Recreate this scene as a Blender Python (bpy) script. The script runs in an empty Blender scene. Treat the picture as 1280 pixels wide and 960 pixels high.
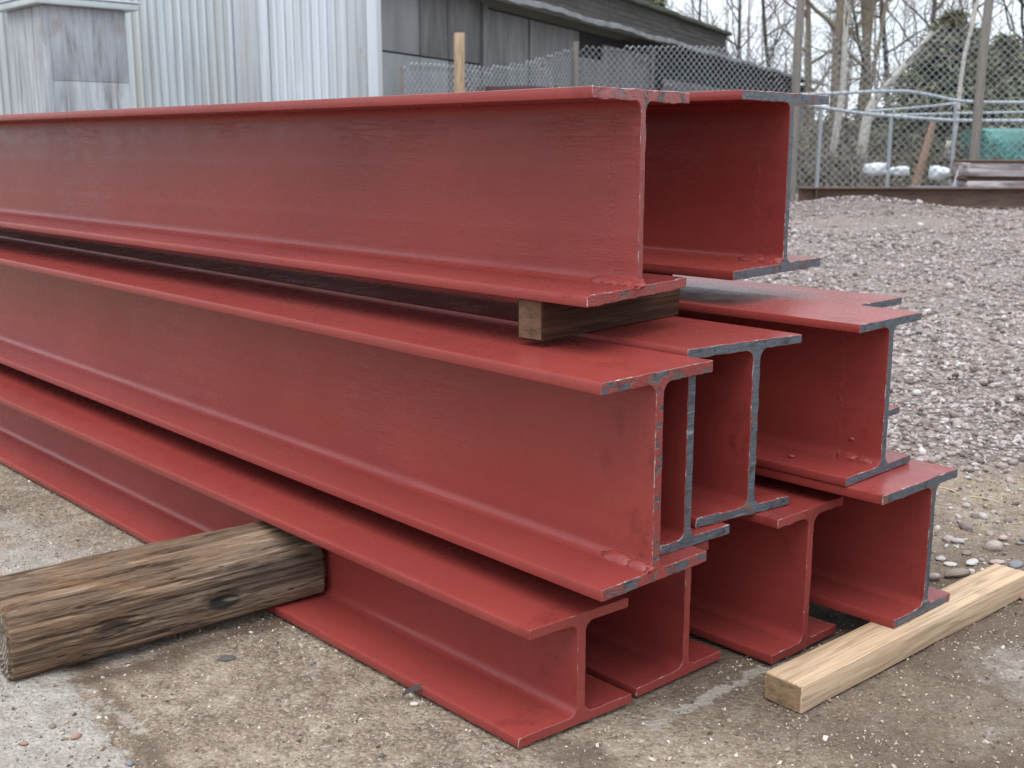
import bpy, bmesh, math, random
import numpy as np
from mathutils import Vector, Matrix

sc = bpy.context.scene
COL = sc.collection
RAD = math.radians
random.seed(7)
RNG = np.random.default_rng(11)

# ------------------------------------------------------------------ camera
CAM_H = 1.0
PITCH = math.atan(300 / 1441.0)
cam_d = bpy.data.cameras.new('camera')
cam_d.sensor_width = 36.0
cam_d.lens = 36.0 * 1441 / 1280
cam_d.clip_start = 0.05
cam_d.clip_end = 2000
cam_d.dof.use_dof = True
cam_d.dof.focus_distance = 2.15
cam_d.dof.aperture_fstop = 8.5
cam = bpy.data.objects.new('camera', cam_d)
COL.objects.link(cam)
cam.location = (0, 0, CAM_H)
cam.rotation_euler = (math.pi / 2 - PITCH, 0, 0)
sc.camera = cam

# ------------------------------------------------------------------ world, sun, exposure
SUN_EL, SUN_AZ = RAD(68), RAD(215)          # azimuth clockwise from +Y: high, behind the camera
world = bpy.data.worlds.new('World')
sc.world = world
world.use_nodes = True
wt = world.node_tree
wt.nodes.clear()
w_out = wt.nodes.new('ShaderNodeOutputWorld')
w_bg = wt.nodes.new('ShaderNodeBackground')
w_bg.inputs['Strength'].default_value = 0.1
sky = wt.nodes.new('ShaderNodeTexSky')
sky.sky_type = 'NISHITA'
sky.sun_disc = False
sky.sun_elevation = SUN_EL
sky.sun_rotation = SUN_AZ
w_tc = wt.nodes.new('ShaderNodeTexCoord')
w_map = wt.nodes.new('ShaderNodeMapping')
w_map.inputs['Scale'].default_value = (1.0, 1.0, 2.2)
w_n = wt.nodes.new('ShaderNodeTexNoise')
w_n.inputs['Scale'].default_value = 5.0
w_n.inputs['Detail'].default_value = 6.0
w_n.inputs['Roughness'].default_value = 0.58
w_r = wt.nodes.new('ShaderNodeValToRGB')
w_r.color_ramp.elements[0].position = 0.30
w_r.color_ramp.elements[0].color = (0.35, 0.35, 0.35, 1)
w_r.color_ramp.elements[1].position = 0.55
w_r.color_ramp.elements[1].color = (1, 1, 1, 1)
w_mix = wt.nodes.new('ShaderNodeMix')
w_mix.data_type = 'RGBA'
w_sep = wt.nodes.new('ShaderNodeSeparateXYZ')          # overcast cloud, brighter overhead as overcast skies are
w_rng = wt.nodes.new('ShaderNodeMapRange')
w_rng.inputs['To Min'].default_value = 0.84
w_rng.inputs['To Max'].default_value = 1.45
w_cl = wt.nodes.new('ShaderNodeVectorMath')
w_cl.operation = 'SCALE'
w_cl.inputs[0].default_value = (7.0, 7.5, 8.2)
wt.links.new(w_tc.outputs['Generated'], w_sep.inputs[0])
wt.links.new(w_sep.outputs['Z'], w_rng.inputs['Value'])
wt.links.new(w_rng.outputs[0], w_cl.inputs['Scale'])
wt.links.new(w_cl.outputs[0], w_mix.inputs['B'])
L = wt.links.new
L(w_tc.outputs['Generated'], w_map.inputs['Vector'])
L(w_map.outputs['Vector'], w_n.inputs['Vector'])
L(w_n.outputs['Fac'], w_r.inputs['Fac'])
L(w_r.outputs['Color'], w_mix.inputs['Factor'])
L(sky.outputs['Color'], w_mix.inputs['A'])
L(w_mix.outputs['Result'], w_bg.inputs['Color'])
L(w_bg.outputs['Background'], w_out.inputs['Surface'])

sun_d = bpy.data.lights.new('sun', 'SUN')
sun_d.energy = 1.25
sun_d.angle = RAD(50)
sun_d.color = (1.0, 0.96, 0.9)
sun = bpy.data.objects.new('sun', sun_d)
COL.objects.link(sun)
sdir = Vector((math.sin(SUN_AZ) * math.cos(SUN_EL), math.cos(SUN_AZ) * math.cos(SUN_EL), math.sin(SUN_EL)))
sun.rotation_euler = sdir.to_track_quat('Z', 'Y').to_euler()
sun.location = (0, 0, 30)

sc.view_settings.view_transform = 'Standard'
sc.view_settings.look = 'None'
sc.view_settings.exposure = 1.02
sc.view_settings.gamma = 1.0
sc.view_settings.use_curve_mapping = False
sc.render.engine = 'CYCLES'
sc.cycles.max_bounces = 6

# ------------------------------------------------------------------ measuring helpers
F_PX = 1441.0
FWD = np.array([0, math.cos(PITCH), -math.sin(PITCH)])
UPV = np.array([0, math.sin(PITCH), math.cos(PITCH)])
RGT = np.array([1.0, 0, 0])
EYE = np.array([0, 0, CAM_H])


def ray(x, y):
    return FWD + RGT * (x - 640) / F_PX - UPV * (y - 480) / F_PX


def at(x, y, Y):
    """the place seen at photo pixel x, y that stands Y metres north of the origin"""
    d = ray(x, y)
    return EYE + d * (Y / d[1])


def onz(x, y, z):
    d = ray(x, y)
    return EYE + d * ((z - CAM_H) / d[2])


def onplane(x, y, P0, n):
    d = ray(x, y)
    return EYE + d * (((P0 - EYE) @ n) / (d @ n))


U = np.array([-0.68659, 0.72704, 0.0])      # along the beams, away from the camera
V = np.array([0.72704, 0.68659, 0.0])       # across the beams


def stz(s, t, z=0.0):
    return U * s + V * t + np.array([0, 0, z])


# ------------------------------------------------------------------ numeric noise
def vnoise(p, seed=0):
    p = np.asarray(p, float)
    i = np.floor(p).astype(np.int64)
    f = p - i
    f = f * f * (3 - 2 * f)

    def h(ix, iy, iz):
        n = (ix * 374761393 + iy * 668265263 + iz * 2147483647 + seed * 1274126177) & 0xFFFFFFFF
        n = ((n ^ (n >> 13)) * 1274126177) & 0xFFFFFFFF
        n = (n ^ (n >> 16)) & 0xFFFFFF
        return n / float(0xFFFFFF)
    x, y, z = i[..., 0], i[..., 1], i[..., 2]
    fx, fy, fz = f[..., 0], f[..., 1], f[..., 2]
    c = 0
    for dx in (0, 1):
        for dy in (0, 1):
            for dz in (0, 1):
                w = (fx if dx else 1 - fx) * (fy if dy else 1 - fy) * (fz if dz else 1 - fz)
                c = c + w * h(x + dx, y + dy, z + dz)
    return c * 2 - 1


def fbm(p, seed=0, oct=4):
    p = np.asarray(p, float)
    a, s, r = 1.0, 0.0, 0.0
    for k in range(oct):
        s = s + a * vnoise(p * (2 ** k), seed + k * 17)
        r += a
        a *= 0.5
    return s / r


# ------------------------------------------------------------------ object helpers
def link(o, parent=None):
    COL.objects.link(o)
    if parent is not None:
        o.parent = parent
    return o


def smooth(me, angle=35):
    me.shade_smooth()
    if angle is not None:
        me.set_sharp_from_angle(angle=RAD(angle))


def mesh(name, verts, faces, mats=(), parent=None, sm=None, idx=None, M=None):
    me = bpy.data.meshes.new(name)
    v = [tuple(map(float, q)) for q in verts]
    if M is not None:
        v = [tuple(M @ Vector(q)) for q in v]
    me.from_pydata(v, [], [tuple(f) for f in faces])
    if not isinstance(mats, (list, tuple)):
        mats = [mats]
    for m in mats:
        me.materials.append(m)
    if idx is not None:
        me.polygons.foreach_set('material_index', np.asarray(idx, np.int32))
    me.update()
    if sm is not None:
        smooth(me, sm)
    return link(bpy.data.objects.new(name, me), parent)


def mesh_np(name, verts, faces, mat, parent=None, smooth_all=True, attrs=None):
    """verts (N,3), faces (M,k) all of one size"""
    verts = np.ascontiguousarray(verts, np.float32)
    faces = np.ascontiguousarray(faces, np.int32)
    k = faces.shape[1]
    me = bpy.data.meshes.new(name)
    me.vertices.add(len(verts))
    me.vertices.foreach_set('co', verts.ravel())
    me.loops.add(faces.size)
    me.loops.foreach_set('vertex_index', faces.ravel())
    me.polygons.add(len(faces))
    me.polygons.foreach_set('loop_start', np.arange(0, faces.size, k, dtype=np.int32))
    me.polygons.foreach_set('use_smooth', np.full(len(faces), smooth_all, bool))
    if attrs:
        for an, av in attrs.items():
            a = me.attributes.new(an, 'FLOAT', 'POINT')
            a.data.foreach_set('value', np.ascontiguousarray(av, np.float32))
    me.materials.append(mat)
    me.update(calc_edges=True)
    me.validate()
    return link(bpy.data.objects.new(name, me), parent)


def tag(o, label=None, cat=None, group=None, kind=None):
    if label:
        o['label'] = label
    if cat:
        o['category'] = cat
    if group:
        o['group'] = group
    if kind:
        o['kind'] = kind
    return o


def empty(name, loc, label=None, cat=None, group=None, rz=0.0):
    o = bpy.data.objects.new(name, None)
    o.empty_display_size = 0.05
    o.location = loc
    o.rotation_euler = (0, 0, rz)
    link(o)
    return tag(o, label, cat, group)


def box_geo(x0, x1, y0, y1, z0, z1):
    v = [(x0, y0, z0), (x1, y0, z0), (x1, y1, z0), (x0, y1, z0), (x0, y0, z1), (x1, y0, z1), (x1, y1, z1), (x0, y1, z1)]
    f = [(0, 3, 2, 1), (4, 5, 6, 7), (0, 1, 5, 4), (1, 2, 6, 5), (2, 3, 7, 6), (3, 0, 4, 7)]
    return v, f


def box(name, b, mat, parent=None, bevel=0.0, M=None, rough=0.0, seed=0, seg=2, cuts=0):
    v, f = box_geo(*b)
    bm = bmesh.new()
    vs = [bm.verts.new(q) for q in v]
    for q in f:
        bm.faces.new([vs[i] for i in q])
    if bevel:
        bmesh.ops.bevel(bm, geom=list(bm.edges), offset=bevel, segments=seg, profile=0.5, affect='EDGES')
    if cuts:
        ax = max(range(3), key=lambda k: b[2 * k + 1] - b[2 * k])
        ed = [e for e in bm.edges if abs((e.verts[0].co - e.verts[1].co)[ax]) > 0.6 * (b[2 * ax + 1] - b[2 * ax])]
        bmesh.ops.subdivide_edges(bm, edges=ed, cuts=cuts, use_grid_fill=True)
    if rough:
        co = np.array([q.co for q in bm.verts])
        sz = 1.0 / max(0.02, min(b[1] - b[0], b[3] - b[2], b[5] - b[4]) * 1.5)
        for k in range(3):
            d = vnoise(co * sz + 5.3 * k, seed + k) * rough
            for q, dd in zip(bm.verts, d):
                q.co[k] += dd
    if M is not None:
        bmesh.ops.transform(bm, matrix=M, verts=bm.verts)
    me = bpy.data.meshes.new(name)
    bm.to_mesh(me)
    bm.free()
    me.materials.append(mat)
    if bevel or cuts:
        smooth(me, 40)
    return link(bpy.data.objects.new(name, me), parent)


def tubes_geo(lines, sides=5, cap=True):
    """lines: list of (points (n,3), radii (n,)) -> verts, quads"""
    VV, FF, n0 = [], [], 0
    ang = np.linspace(0, 2 * np.pi, sides, endpoint=False)
    ca, sa = np.cos(ang), np.sin(ang)
    k = np.arange(sides)
    k2 = (k + 1) % sides
    for P, R in lines:
        P = np.asarray(P, float)
        R = np.asarray(R, float)
        n = len(P)
        T = np.gradient(P, axis=0)
        T /= np.linalg.norm(T, axis=1)[:, None] + 1e-12
        ref = np.array([0, 0, 1.0]) if abs(T[0, 2]) < 0.8 else np.array([1.0, 0, 0])
        A = np.cross(T, ref)
        A /= np.linalg.norm(A, axis=1)[:, None] + 1e-12
        B = np.cross(T, A)
        ring = P[:, None, :] + R[:, None, None] * (A[:, None, :] * ca[None, :, None] + B[:, None, :] * sa[None, :, None])
        VV.append(ring.reshape(-1, 3))
        for i in range(n - 1):
            a = n0 + i * sides
            FF.append(np.stack([a + k, a + sides + k, a + sides + k2, a + k2], 1))
        n0 += n * sides
    return np.concatenate(VV), np.concatenate(FF)


def tubes(name, lines, mat, parent=None, sides=5):
    v, f = tubes_geo(lines, sides)
    return mesh_np(name, v, f, mat, parent)


# ------------------------------------------------------------------ material helper
class Mat:
    def __init__(self, name):
        self.m = bpy.data.materials.new(name)
        self.m.use_nodes = True
        self.t = self.m.node_tree
        self.t.nodes.clear()
        self.out = self.n('ShaderNodeOutputMaterial')
        self.b = self.n('ShaderNodeBsdfPrincipled')
        self.t.links.new(self.b.outputs[0], self.out.inputs['Surface'])
        self._obj = None

    def n(self, t, **kw):
        o = self.t.nodes.new(t)
        for k, v in kw.items():
            setattr(o, k, v)
        return o

    def put(self, sock, val):
        if hasattr(val, 'links') or hasattr(val, 'is_output'):
            self.t.links.new(val, sock)
        elif isinstance(val, (tuple, list)) and len(val) == 3 and sock.type == 'RGBA':
            sock.default_value = (*val, 1)
        else:
            sock.default_value = val

    def obj(self, scale=(1, 1, 1), rnd=True):
        tc = self.n('ShaderNodeTexCoord')
        o = tc.outputs['Object']
        if rnd:
            oi = self.n('ShaderNodeObjectInfo')
            m = self.n('ShaderNodeVectorMath', operation='SCALE')
            m.inputs[0].default_value = (7.3, 3.1, 5.7)
            self.t.links.new(oi.outputs['Random'], m.inputs['Scale'])
            a = self.n('ShaderNodeVectorMath', operation='ADD')
            self.t.links.new(o, a.inputs[0])
            self.t.links.new(m.outputs[0], a.inputs[1])
            o = a.outputs[0]
        return self.scale(o, scale)

    def world(self, scale=(1, 1, 1)):
        g = self.n('ShaderNodeNewGeometry')
        return self.scale(g.outputs['Position'], scale)

    def scale(self, o, s):
        m = self.n('ShaderNodeMapping')
        self.t.links.new(o, m.inputs['Vector'])
        m.inputs['Scale'].default_value = s
        return m.outputs['Vector']

    def noise(self, vec, scale=5, detail=4, rough=0.55, dist=0.0):
        o = self.n('ShaderNodeTexNoise')
        self.t.links.new(vec, o.inputs['Vector'])
        o.inputs['Scale'].default_value = scale
        o.inputs['Detail'].default_value = detail
        o.inputs['Roughness'].default_value = rough
        o.inputs['Distortion'].default_value = dist
        return o.outputs['Fac']

    def voro(self, vec, scale=5, feature='F1'):
        o = self.n('ShaderNodeTexVoronoi', feature=feature)
        self.t.links.new(vec, o.inputs['Vector'])
        o.inputs['Scale'].default_value = scale
        return o

    def ramp(self, fac, *stops):
        o = self.n('ShaderNodeValToRGB')
        self.put(o.inputs['Fac'], fac)
        e = o.color_ramp.elements
        while len(e) < len(stops):
            e.new(0.5)
        for k, (p, c) in zip(e, sorted(stops, key=lambda q: q[0])):
            k.position = p
            if isinstance(c, (int, float)):
                c = (c, c, c)
            k.color = (*c, 1)
        return o.outputs['Color']

    def mix(self, fac, a, b, mode='MIX'):
        o = self.n('ShaderNodeMix', data_type='RGBA', blend_type=mode)
        self.put(o.inputs['Factor'], fac)
        self.put(o.inputs['A'], a)
        self.put(o.inputs['B'], b)
        return o.outputs['Result']

    def math(self, op, a, b=0.0, c=None, clamp=False):
        o = self.n('ShaderNodeMath', operation=op, use_clamp=clamp)
        self.put(o.inputs[0], a)
        self.put(o.inputs[1], b)
        if c is not None:
            self.put(o.inputs[2], c)
        return o.outputs[0]

    def sstep(self, x, a, b):
        o = self.n('ShaderNodeMapRange', interpolation_type='SMOOTHSTEP')
        self.put(o.inputs['Value'], x)
        o.inputs['From Min'].default_value = a
        o.inputs['From Max'].default_value = b
        return o.outputs[0]

    def attr(self, name):
        o = self.n('ShaderNodeAttribute', attribute_name=name)
        return o.outputs['Fac']

    def bump(self, h, dist=0.002, strength=1.0, normal=None):
        o = self.n('ShaderNodeBump')
        o.inputs['Strength'].default_value = strength
        o.inputs['Distance'].default_value = dist
        self.put(o.inputs['Height'], h)
        if normal is not None:
            self.put(o.inputs['Normal'], normal)
        return o.outputs[0]

    def set(self, color=None, rough=None, metal=None, normal=None, spec=None):
        if color is not None:
            self.put(self.b.inputs['Base Color'], color)
        if rough is not None:
            self.put(self.b.inputs['Roughness'], rough)
        if metal is not None:
            self.put(self.b.inputs['Metallic'], metal)
        if normal is not None:
            self.put(self.b.inputs['Normal'], normal)
        if spec is not None:
            self.put(self.b.inputs['Specular IOR Level'], spec)
        return self.m


def simple(name, c, rough=0.7, metal=0.0, var=0.25, scale=6.0, bumpd=0.002, bscale=40.0, stretch=(1, 1, 1), c2=None):
    k = Mat(name)
    v = k.obj(stretch)
    n = k.noise(v, scale, 5, 0.6)
    c2 = c2 or tuple(q * (1 - var) for q in c)
    hi = tuple(min(1, q * (1 + var * 0.6)) for q in c)
    col = k.ramp(n, (0.28, c2), (0.5, c), (0.75, hi))
    nb = k.noise(v, bscale, 3, 0.6)
    return k.set(col, rough, metal, k.bump(nb, bumpd, 0.6))


# ---- red lead paint
RED = (0.238, 0.039, 0.033)


def paint_nodes(k, lapline=False):
    v = k.obj()
    big = k.noise(v, 2.3, 4, 0.6)
    fine = k.noise(v, 38, 4, 0.65)
    col = k.mix(k.ramp(big, (0.3, 0.0), (0.7, 1.0)), (RED[0] * 0.90, RED[1] * 0.92, RED[2] * 0.95), (RED[0] * 1.08, RED[1] * 1.10, RED[2] * 1.08))
    col = k.mix(k.ramp(fine, (0.55, 0.0), (0.8, 0.35)), col, (RED[0] * 1.15, RED[1] * 1.4, RED[2] * 1.4))
    # chalky dust and a few specks
    dust = k.noise(k.scale(v, (0.8, 5, 5)), 2.2, 6, 0.7)
    col = k.mix(k.ramp(dust, (0.58, 0.0), (0.78, 0.22)), col, (0.26, 0.075, 0.065))
    rf = k.noise(k.scale(v, (1.0, 3, 3)), 6.0, 6, 0.75)
    col = k.mix(k.ramp(rf, (0.70, 0.0), (0.74, 0.6)), col, (0.12, 0.035, 0.022))
    sc_ = k.noise(k.scale(v, (2.2, 40, 40)), 1.0, 5, 0.7, 0.5)
    col = k.mix(k.ramp(sc_, (0.69, 0.0), (0.73, 0.4)), col, (0.30, 0.09, 0.075))
    sp = k.voro(v, 60)
    speck = k.math('LESS_THAN', sp.outputs['Distance'], 0.045)
    sr = k.math('GREATER_THAN', k.noise(v, 9, 2), 0.60)
    col = k.mix(k.math('MULTIPLY', speck, sr), col, (0.06, 0.02, 0.02))
    # wrinkled skin: fine ridges that run along the beam
    h1 = k.noise(k.scale(v, (6.0, 75, 75)), 1.0, 4, 0.6, 1.2)
    r1 = k.math('ABSOLUTE', k.math('SUBTRACT', h1, 0.5))
    ridge = k.math('SUBTRACT', 0.05, r1, clamp=True)
    h2 = k.noise(k.scale(v, (16, 110, 110)), 1.0, 3, 0.6, 0.8)
    zone = k.ramp(k.noise(v, 3.0, 2), (0.40, 0.05), (0.75, 0.9))
    h3 = k.noise(v, 260, 2, 0.5)
    dip = k.noise(v, 7, 2, 0.5)
    h = k.math('MULTIPLY_ADD', ridge, 13.0, k.math('MULTIPLY', h2, 0.3))
    h = k.math('MULTIPLY', h, zone)
    h = k.math('MULTIPLY_ADD', h3, 0.16, h)
    h = k.math('MULTIPLY_ADD', dip, 1.5, h)
    # near the cut end: brushed the other way, a blistered lap line, scuffs
    sx = k.n('ShaderNodeSeparateXYZ')
    tc = k.n('ShaderNodeTexCoord')
    k.t.links.new(tc.outputs['Object'], sx.inputs[0])
    wn = k.noise(v, 26, 3, 0.6)
    lx = k.math('ADD', sx.outputs['X'], k.math('MULTIPLY_ADD', wn, 0.05, 0.075))
    lap = k.math('SUBTRACT', 1.0, k.math('MULTIPLY', k.math('ABSOLUTE', lx), 130.0), clamp=True)
    lap = k.math('MULTIPLY', lap, k.ramp(k.noise(v, 95, 3, 0.65), (0.42, 0.0), (0.62, 1.0)))
    near = k.sstep(sx.outputs['X'], -0.20, -0.05)
    hv = k.noise(k.scale(v, (95, 6, 6)), 1.0, 3, 0.6, 0.7)
    h = k.math('MULTIPLY_ADD', lap, 1.9 if lapline else 0.0, h)
    h = k.math('MULTIPLY_ADD', k.math('MULTIPLY', near, hv), 1.0, h)
    scf = k.math('MULTIPLY', k.sstep(sx.outputs['X'], -0.22, -0.01), k.ramp(k.noise(k.scale(v, (9, 5, 9)), 1.6, 5, 0.7), (0.56, 0.0), (0.66, 0.5)))
    col = k.mix(scf, col, (RED[0] * 0.55, RED[1] * 0.5, RED[2] * 0.5))
    rough = k.ramp(k.noise(v, 14, 4, 0.6), (0.3, 0.23), (0.7, 0.35))
    return col, rough, k.bump(h, 0.0009, 0.6)


pk = Mat('red_primer')
_c, _r, _n = paint_nodes(pk)
M_PAINT = pk.set(_c, _r, 0.0, _n, 0.30)
pk = Mat('red_primer_lapped')
_c, _r, _n = paint_nodes(pk, True)
M_PAINT_LAP = pk.set(_c, _r, 0.0, _n, 0.30)


def end_mat(name, paint, rust, grey=(0.10, 0.115, 0.135)):
    k = Mat(name)
    v = k.obj()
    pc, pr, pn = paint_nodes(k)
    saw = k.noise(k.scale(v, (1, 30, 420)), 1.0, 3, 0.6, 0.4)
    saw2 = k.noise(k.scale(v, (1, 8, 90)), 1.0, 3, 0.6, 1.0)
    st = k.mix(k.ramp(saw, (0.3, 0.0), (0.75, 1.0)), tuple(q * 0.62 for q in grey), tuple(q * 1.55 for q in grey))
    st = k.mix(k.ramp(saw2, (0.62, 0.0), (0.74, 0.8)), st, (0.34, 0.34, 0.34))
    st = k.mix(k.ramp(k.noise(v, 48, 5, 0.7), (0.36, 0.7), (0.46, 0.0)), st, (0.035, 0.035, 0.04))
    st = k.mix(k.ramp(k.noise(v, 22, 5, 0.7), (0.62 - 0.2 * rust, 0.0), (0.72 - 0.2 * rust, min(1.0, 0.35 + rust))), st, (0.20, 0.075, 0.03))
    st = k.mix(k.ramp(k.noise(v, 30, 3, 0.6), (0.70, 0.0), (0.75, 0.5)), st, (0.42, 0.27, 0.12))
    th = 0.78 - 0.56 * paint
    mask = k.ramp(k.noise(v, 17, 6, 0.68, 0.6), (th - 0.02, 0.0), (th + 0.03, 1.0))
    col = k.mix(mask, st, pc)
    ro = k.mix(mask, k.ramp(saw, (0.2, 0.42), (0.8, 0.62)), pr)
    me = k.math('MULTIPLY', k.math('SUBTRACT', 1.0, mask), 0.45)
    st = None
    h = k.math('MULTIPLY_ADD', mask, 0.8, k.math('MULTIPLY', saw, 0.5))
    h = k.math('ADD', h, k.noise(v, 120, 3, 0.6))
    return k.set(col, ro, me, k.bump(h, 0.0012, 0.8))


def rim_mat(name, bare):
    k = Mat(name)
    v = k.obj()
    pc, pr, pn = paint_nodes(k)
    mask = k.ramp(k.noise(v, 34, 6, 0.8), (0.62 - bare * 0.4, 1.0), (0.68 - bare * 0.4, 0.0))
    st = k.ramp(k.noise(v, 140, 3), (0.35, (0.20, 0.14, 0.12)), (0.65, (0.46, 0.41, 0.39)))
    return k.set(k.mix(mask, st, pc), 0.45, 0.0, pn)


M_END_STEEL = end_mat('cut_steel', 0.22, 0.26)
M_END_MIX = end_mat('cut_steel_rusty', 0.66, 0.35, (0.11, 0.10, 0.10))
M_END_HALF = end_mat('cut_steel_primer_smears', 0.52, 0.40, (0.10, 0.10, 0.11))
M_END_PAINT = end_mat('cut_end_painted', 0.92, 0.2)
M_RIM_BARE = rim_mat('worn_rim', 0.26)
M_RIM_PAINT = rim_mat('painted_rim', 0.15)


def wood_mat(name, dark, mid, light, axis=0, grain=1.0, bumpd=0.003, knots=0.0, grey=None):
    k = Mat(name)
    st = [34, 34, 34]
    st[axis] = 1.6
    v = k.obj()
    vg = k.scale(v, tuple(q * grain for q in st))
    n1 = k.noise(vg, 1.0, 6, 0.62, 1.4)
    st2 = [150, 150, 150]
    st2[axis] = 5
    n2 = k.noise(k.scale(v, tuple(st2)), 1.0, 4, 0.6, 0.6)
    col = k.ramp(n1, (0.25, dark), (0.5, mid), (0.75, light))
    col = k.mix(k.ramp(n2, (0.35, 0.65), (0.55, 0.0)), col, tuple(q * 0.55 for q in dark))
    if grey:
        col = k.mix(k.ramp(k.noise(v, 4.5, 5, 0.65), (0.42, 0.0), (0.66, 0.8)), col, grey)
    if knots:
        sk = [13, 13, 13]
        sk[axis] = 5
        vo = k.voro(k.scale(v, tuple(sk)), 1.0)
        kd = k.ramp(vo.outputs['Distance'], (0.08, 1.0), (0.2, 0.0))
        kk = k.math('MULTIPLY', kd, k.math('GREATER_THAN', k.noise(v, 2.7, 1), 0.5))
        col = k.mix(k.math('MULTIPLY', kk, knots), col, tuple(q * 0.35 for q in dark))
    h = k.math('MULTIPLY_ADD', n2, 0.7, n1)
    col = k.mix(k.ramp(k.noise(v, 12, 6, 0.7), (0.60, 0.0), (0.72, 0.4)), col, tuple(q * 0.45 for q in mid))
    return k.set(col, 0.85, 0.0, k.bump(h, bumpd, 0.9), 0.15)


M_LOG = wood_mat('weathered_timber', (0.055, 0.033, 0.02), (0.19, 0.125, 0.078), (0.36, 0.26, 0.18), 1, 0.9, 0.007, 0.0, (0.22, 0.175, 0.14))
M_LOG_DARK = simple('dark_knot', (0.02, 0.017, 0.016), 0.8, 0, 0.4, 60, 0.002, 160)
M_PLANK = wood_mat('pale_timber', (0.40, 0.27, 0.17), (0.52, 0.375, 0.25), (0.59, 0.45, 0.315), 1, 0.9, 0.0012, 0.3)
M_PLANK_END = simple('shaded_end_grain', (0.24, 0.155, 0.085), 0.9, 0, 0.5, 40, 0.003, 150, (1, 1, 2))  # end face lies in shadow; that shade is put into this darker brown
M_SPACER = wood_mat('brown_timber', (0.028, 0.013, 0.008), (0.066, 0.031, 0.018), (0.125, 0.064, 0.037), 1, 0.8, 0.003)
M_SPACER_END = simple('brown_end_grain', (0.115, 0.060, 0.032), 0.85, 0, 0.55, 45, 0.003, 130, (1, 1, 1.5))

# ------------------------------------------------------------------ ground
SLAB_A, SLAB_B = np.array([-0.846, 2.036]), np.array([-0.622, 1.719])


def sstep(x, a, b):
    q = np.clip((x - a) / (b - a), 0, 1)
    return q * q * (3 - 2 * q)


def ground_fields(X, Y):
    P = np.stack([X, Y, np.zeros_like(X)], -1)
    s = X * U[0] + Y * U[1]
    t = X * V[0] + Y * V[1]
    d = SLAB_B - SLAB_A
    d = d / np.linalg.norm(d)
    slab = -((X - SLAB_A[0]) * -d[1] + (Y - SLAB_A[1]) * d[0])     # >0 on the pale slab
    slab = slab + 0.02 * fbm(P * 9, 3)
    far = np.minimum(Y - 3.45, (t - 2.35) * 1.5)
    grav = far + 0.28 * fbm(P * 1.7, 5)
    return P, s, t, slab, grav


def ground_z(X, Y):
    P, s, t, slab, grav = ground_fields(X, Y)
    flat = 1 - 0.75 * sstep(t, 1.1, 1.35) * (1 - sstep(t, 2.6, 2.9)) * sstep(s, 0.9, 1.2)   # hard bed under the stack
    z = 0.006 * fbm(P * 5, 21) + 0.0035 * fbm(P * 34, 22, 3)
    z = z * flat - 0.006
    z = z + 0.006 * sstep(slab, -0.004, 0.012) * (Y < 2.3)
    z = z + sstep(grav, -0.1, 0.3) * (0.025 + 0.018 * fbm(P * 2.2, 23) + 0.012 * fbm(P * 9, 27, 2))
    # low heap of gravel in front of the rusty girder
    hx, hy = X - 5.0, Y - 16.6
    z = z + 0.24 * np.exp(-(hx / 1.2) ** 2 - (hy / 1.2) ** 2)
    return z


def axis_lines(lo, hi, step, a, b, g=1.18):
    core = list(np.arange(lo, hi + 1e-6, step))
    q, st = core[-1], step
    right = []
    while q < b:
        st = min(st * g, 6.0)
        q += st
        right.append(q)
    q, st = core[0], step
    left = []
    while q > a:
        st = min(st * g, 6.0)
        q -= st
        left.append(q)
    return np.array(left[::-1] + core + right)


gk = Mat('dirty_concrete_ground')
gw = gk.world()
g_n1 = gk.noise(gw, 3.2, 7, 0.66)
g_n2 = gk.noise(gw, 24, 6, 0.7)
g_n3 = gk.noise(gw, 120, 4, 0.7)
g_n4 = gk.noise(gw, 9, 5, 0.62, 0.6)
g_dirt = gk.ramp(g_n1, (0.32, (0.105, 0.068, 0.045)), (0.46, (0.225, 0.160, 0.107)), (0.58, (0.35, 0.27, 0.19)), (0.72, (0.44, 0.365, 0.28)))
g_dirt = gk.mix(gk.ramp(g_n4, (0.50, 0.0), (0.62, 0.7)), g_dirt, (0.41, 0.345, 0.27))
g_dirt = gk.mix(gk.ramp(g_n2, (0.38, 0.75), (0.52, 0.0)), g_dirt, (0.105, 0.075, 0.055))
g_dirt = gk.mix(gk.ramp(g_n3, (0.56, 0.0), (0.68, 0.85)), g_dirt, (0.48, 0.43, 0.36))
g_dirt = gk.mix(gk.ramp(gk.noise(gw, 70, 3, 0.6), (0.30, 0.8), (0.40, 0.0)), g_dirt, (0.07, 0.05, 0.04))
vo1 = gk.voro(gw, 95)
vo2 = gk.voro(gw, 210)
sx1 = gk.n('ShaderNodeSeparateColor')
gk.t.links.new(vo1.outputs['Color'], sx1.inputs[0])
sx2 = gk.n('ShaderNodeSeparateColor')
gk.t.links.new(vo2.outputs['Color'], sx2.inputs[0])
cellsA = gk.ramp(sx1.outputs[0], (0.0, (0.09, 0.066, 0.05)), (0.35, (0.20, 0.15, 0.11)), (0.7, (0.33, 0.27, 0.205)), (0.92, (0.47, 0.415, 0.345)), (1.0, (0.62, 0.58, 0.52)))
cellsB = gk.ramp(sx2.outputs[1], (0.0, (0.10, 0.073, 0.055)), (0.4, (0.23, 0.175, 0.13)), (0.75, (0.36, 0.30, 0.235)), (1.0, (0.58, 0.53, 0.46)))
g_dirt = gk.mix(gk.ramp(gk.noise(gw, 16, 4, 0.65), (0.40, 0.05), (0.62, 0.42)), g_dirt, cellsA)
g_dirt = gk.mix(0.28, g_dirt, cellsB)
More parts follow.
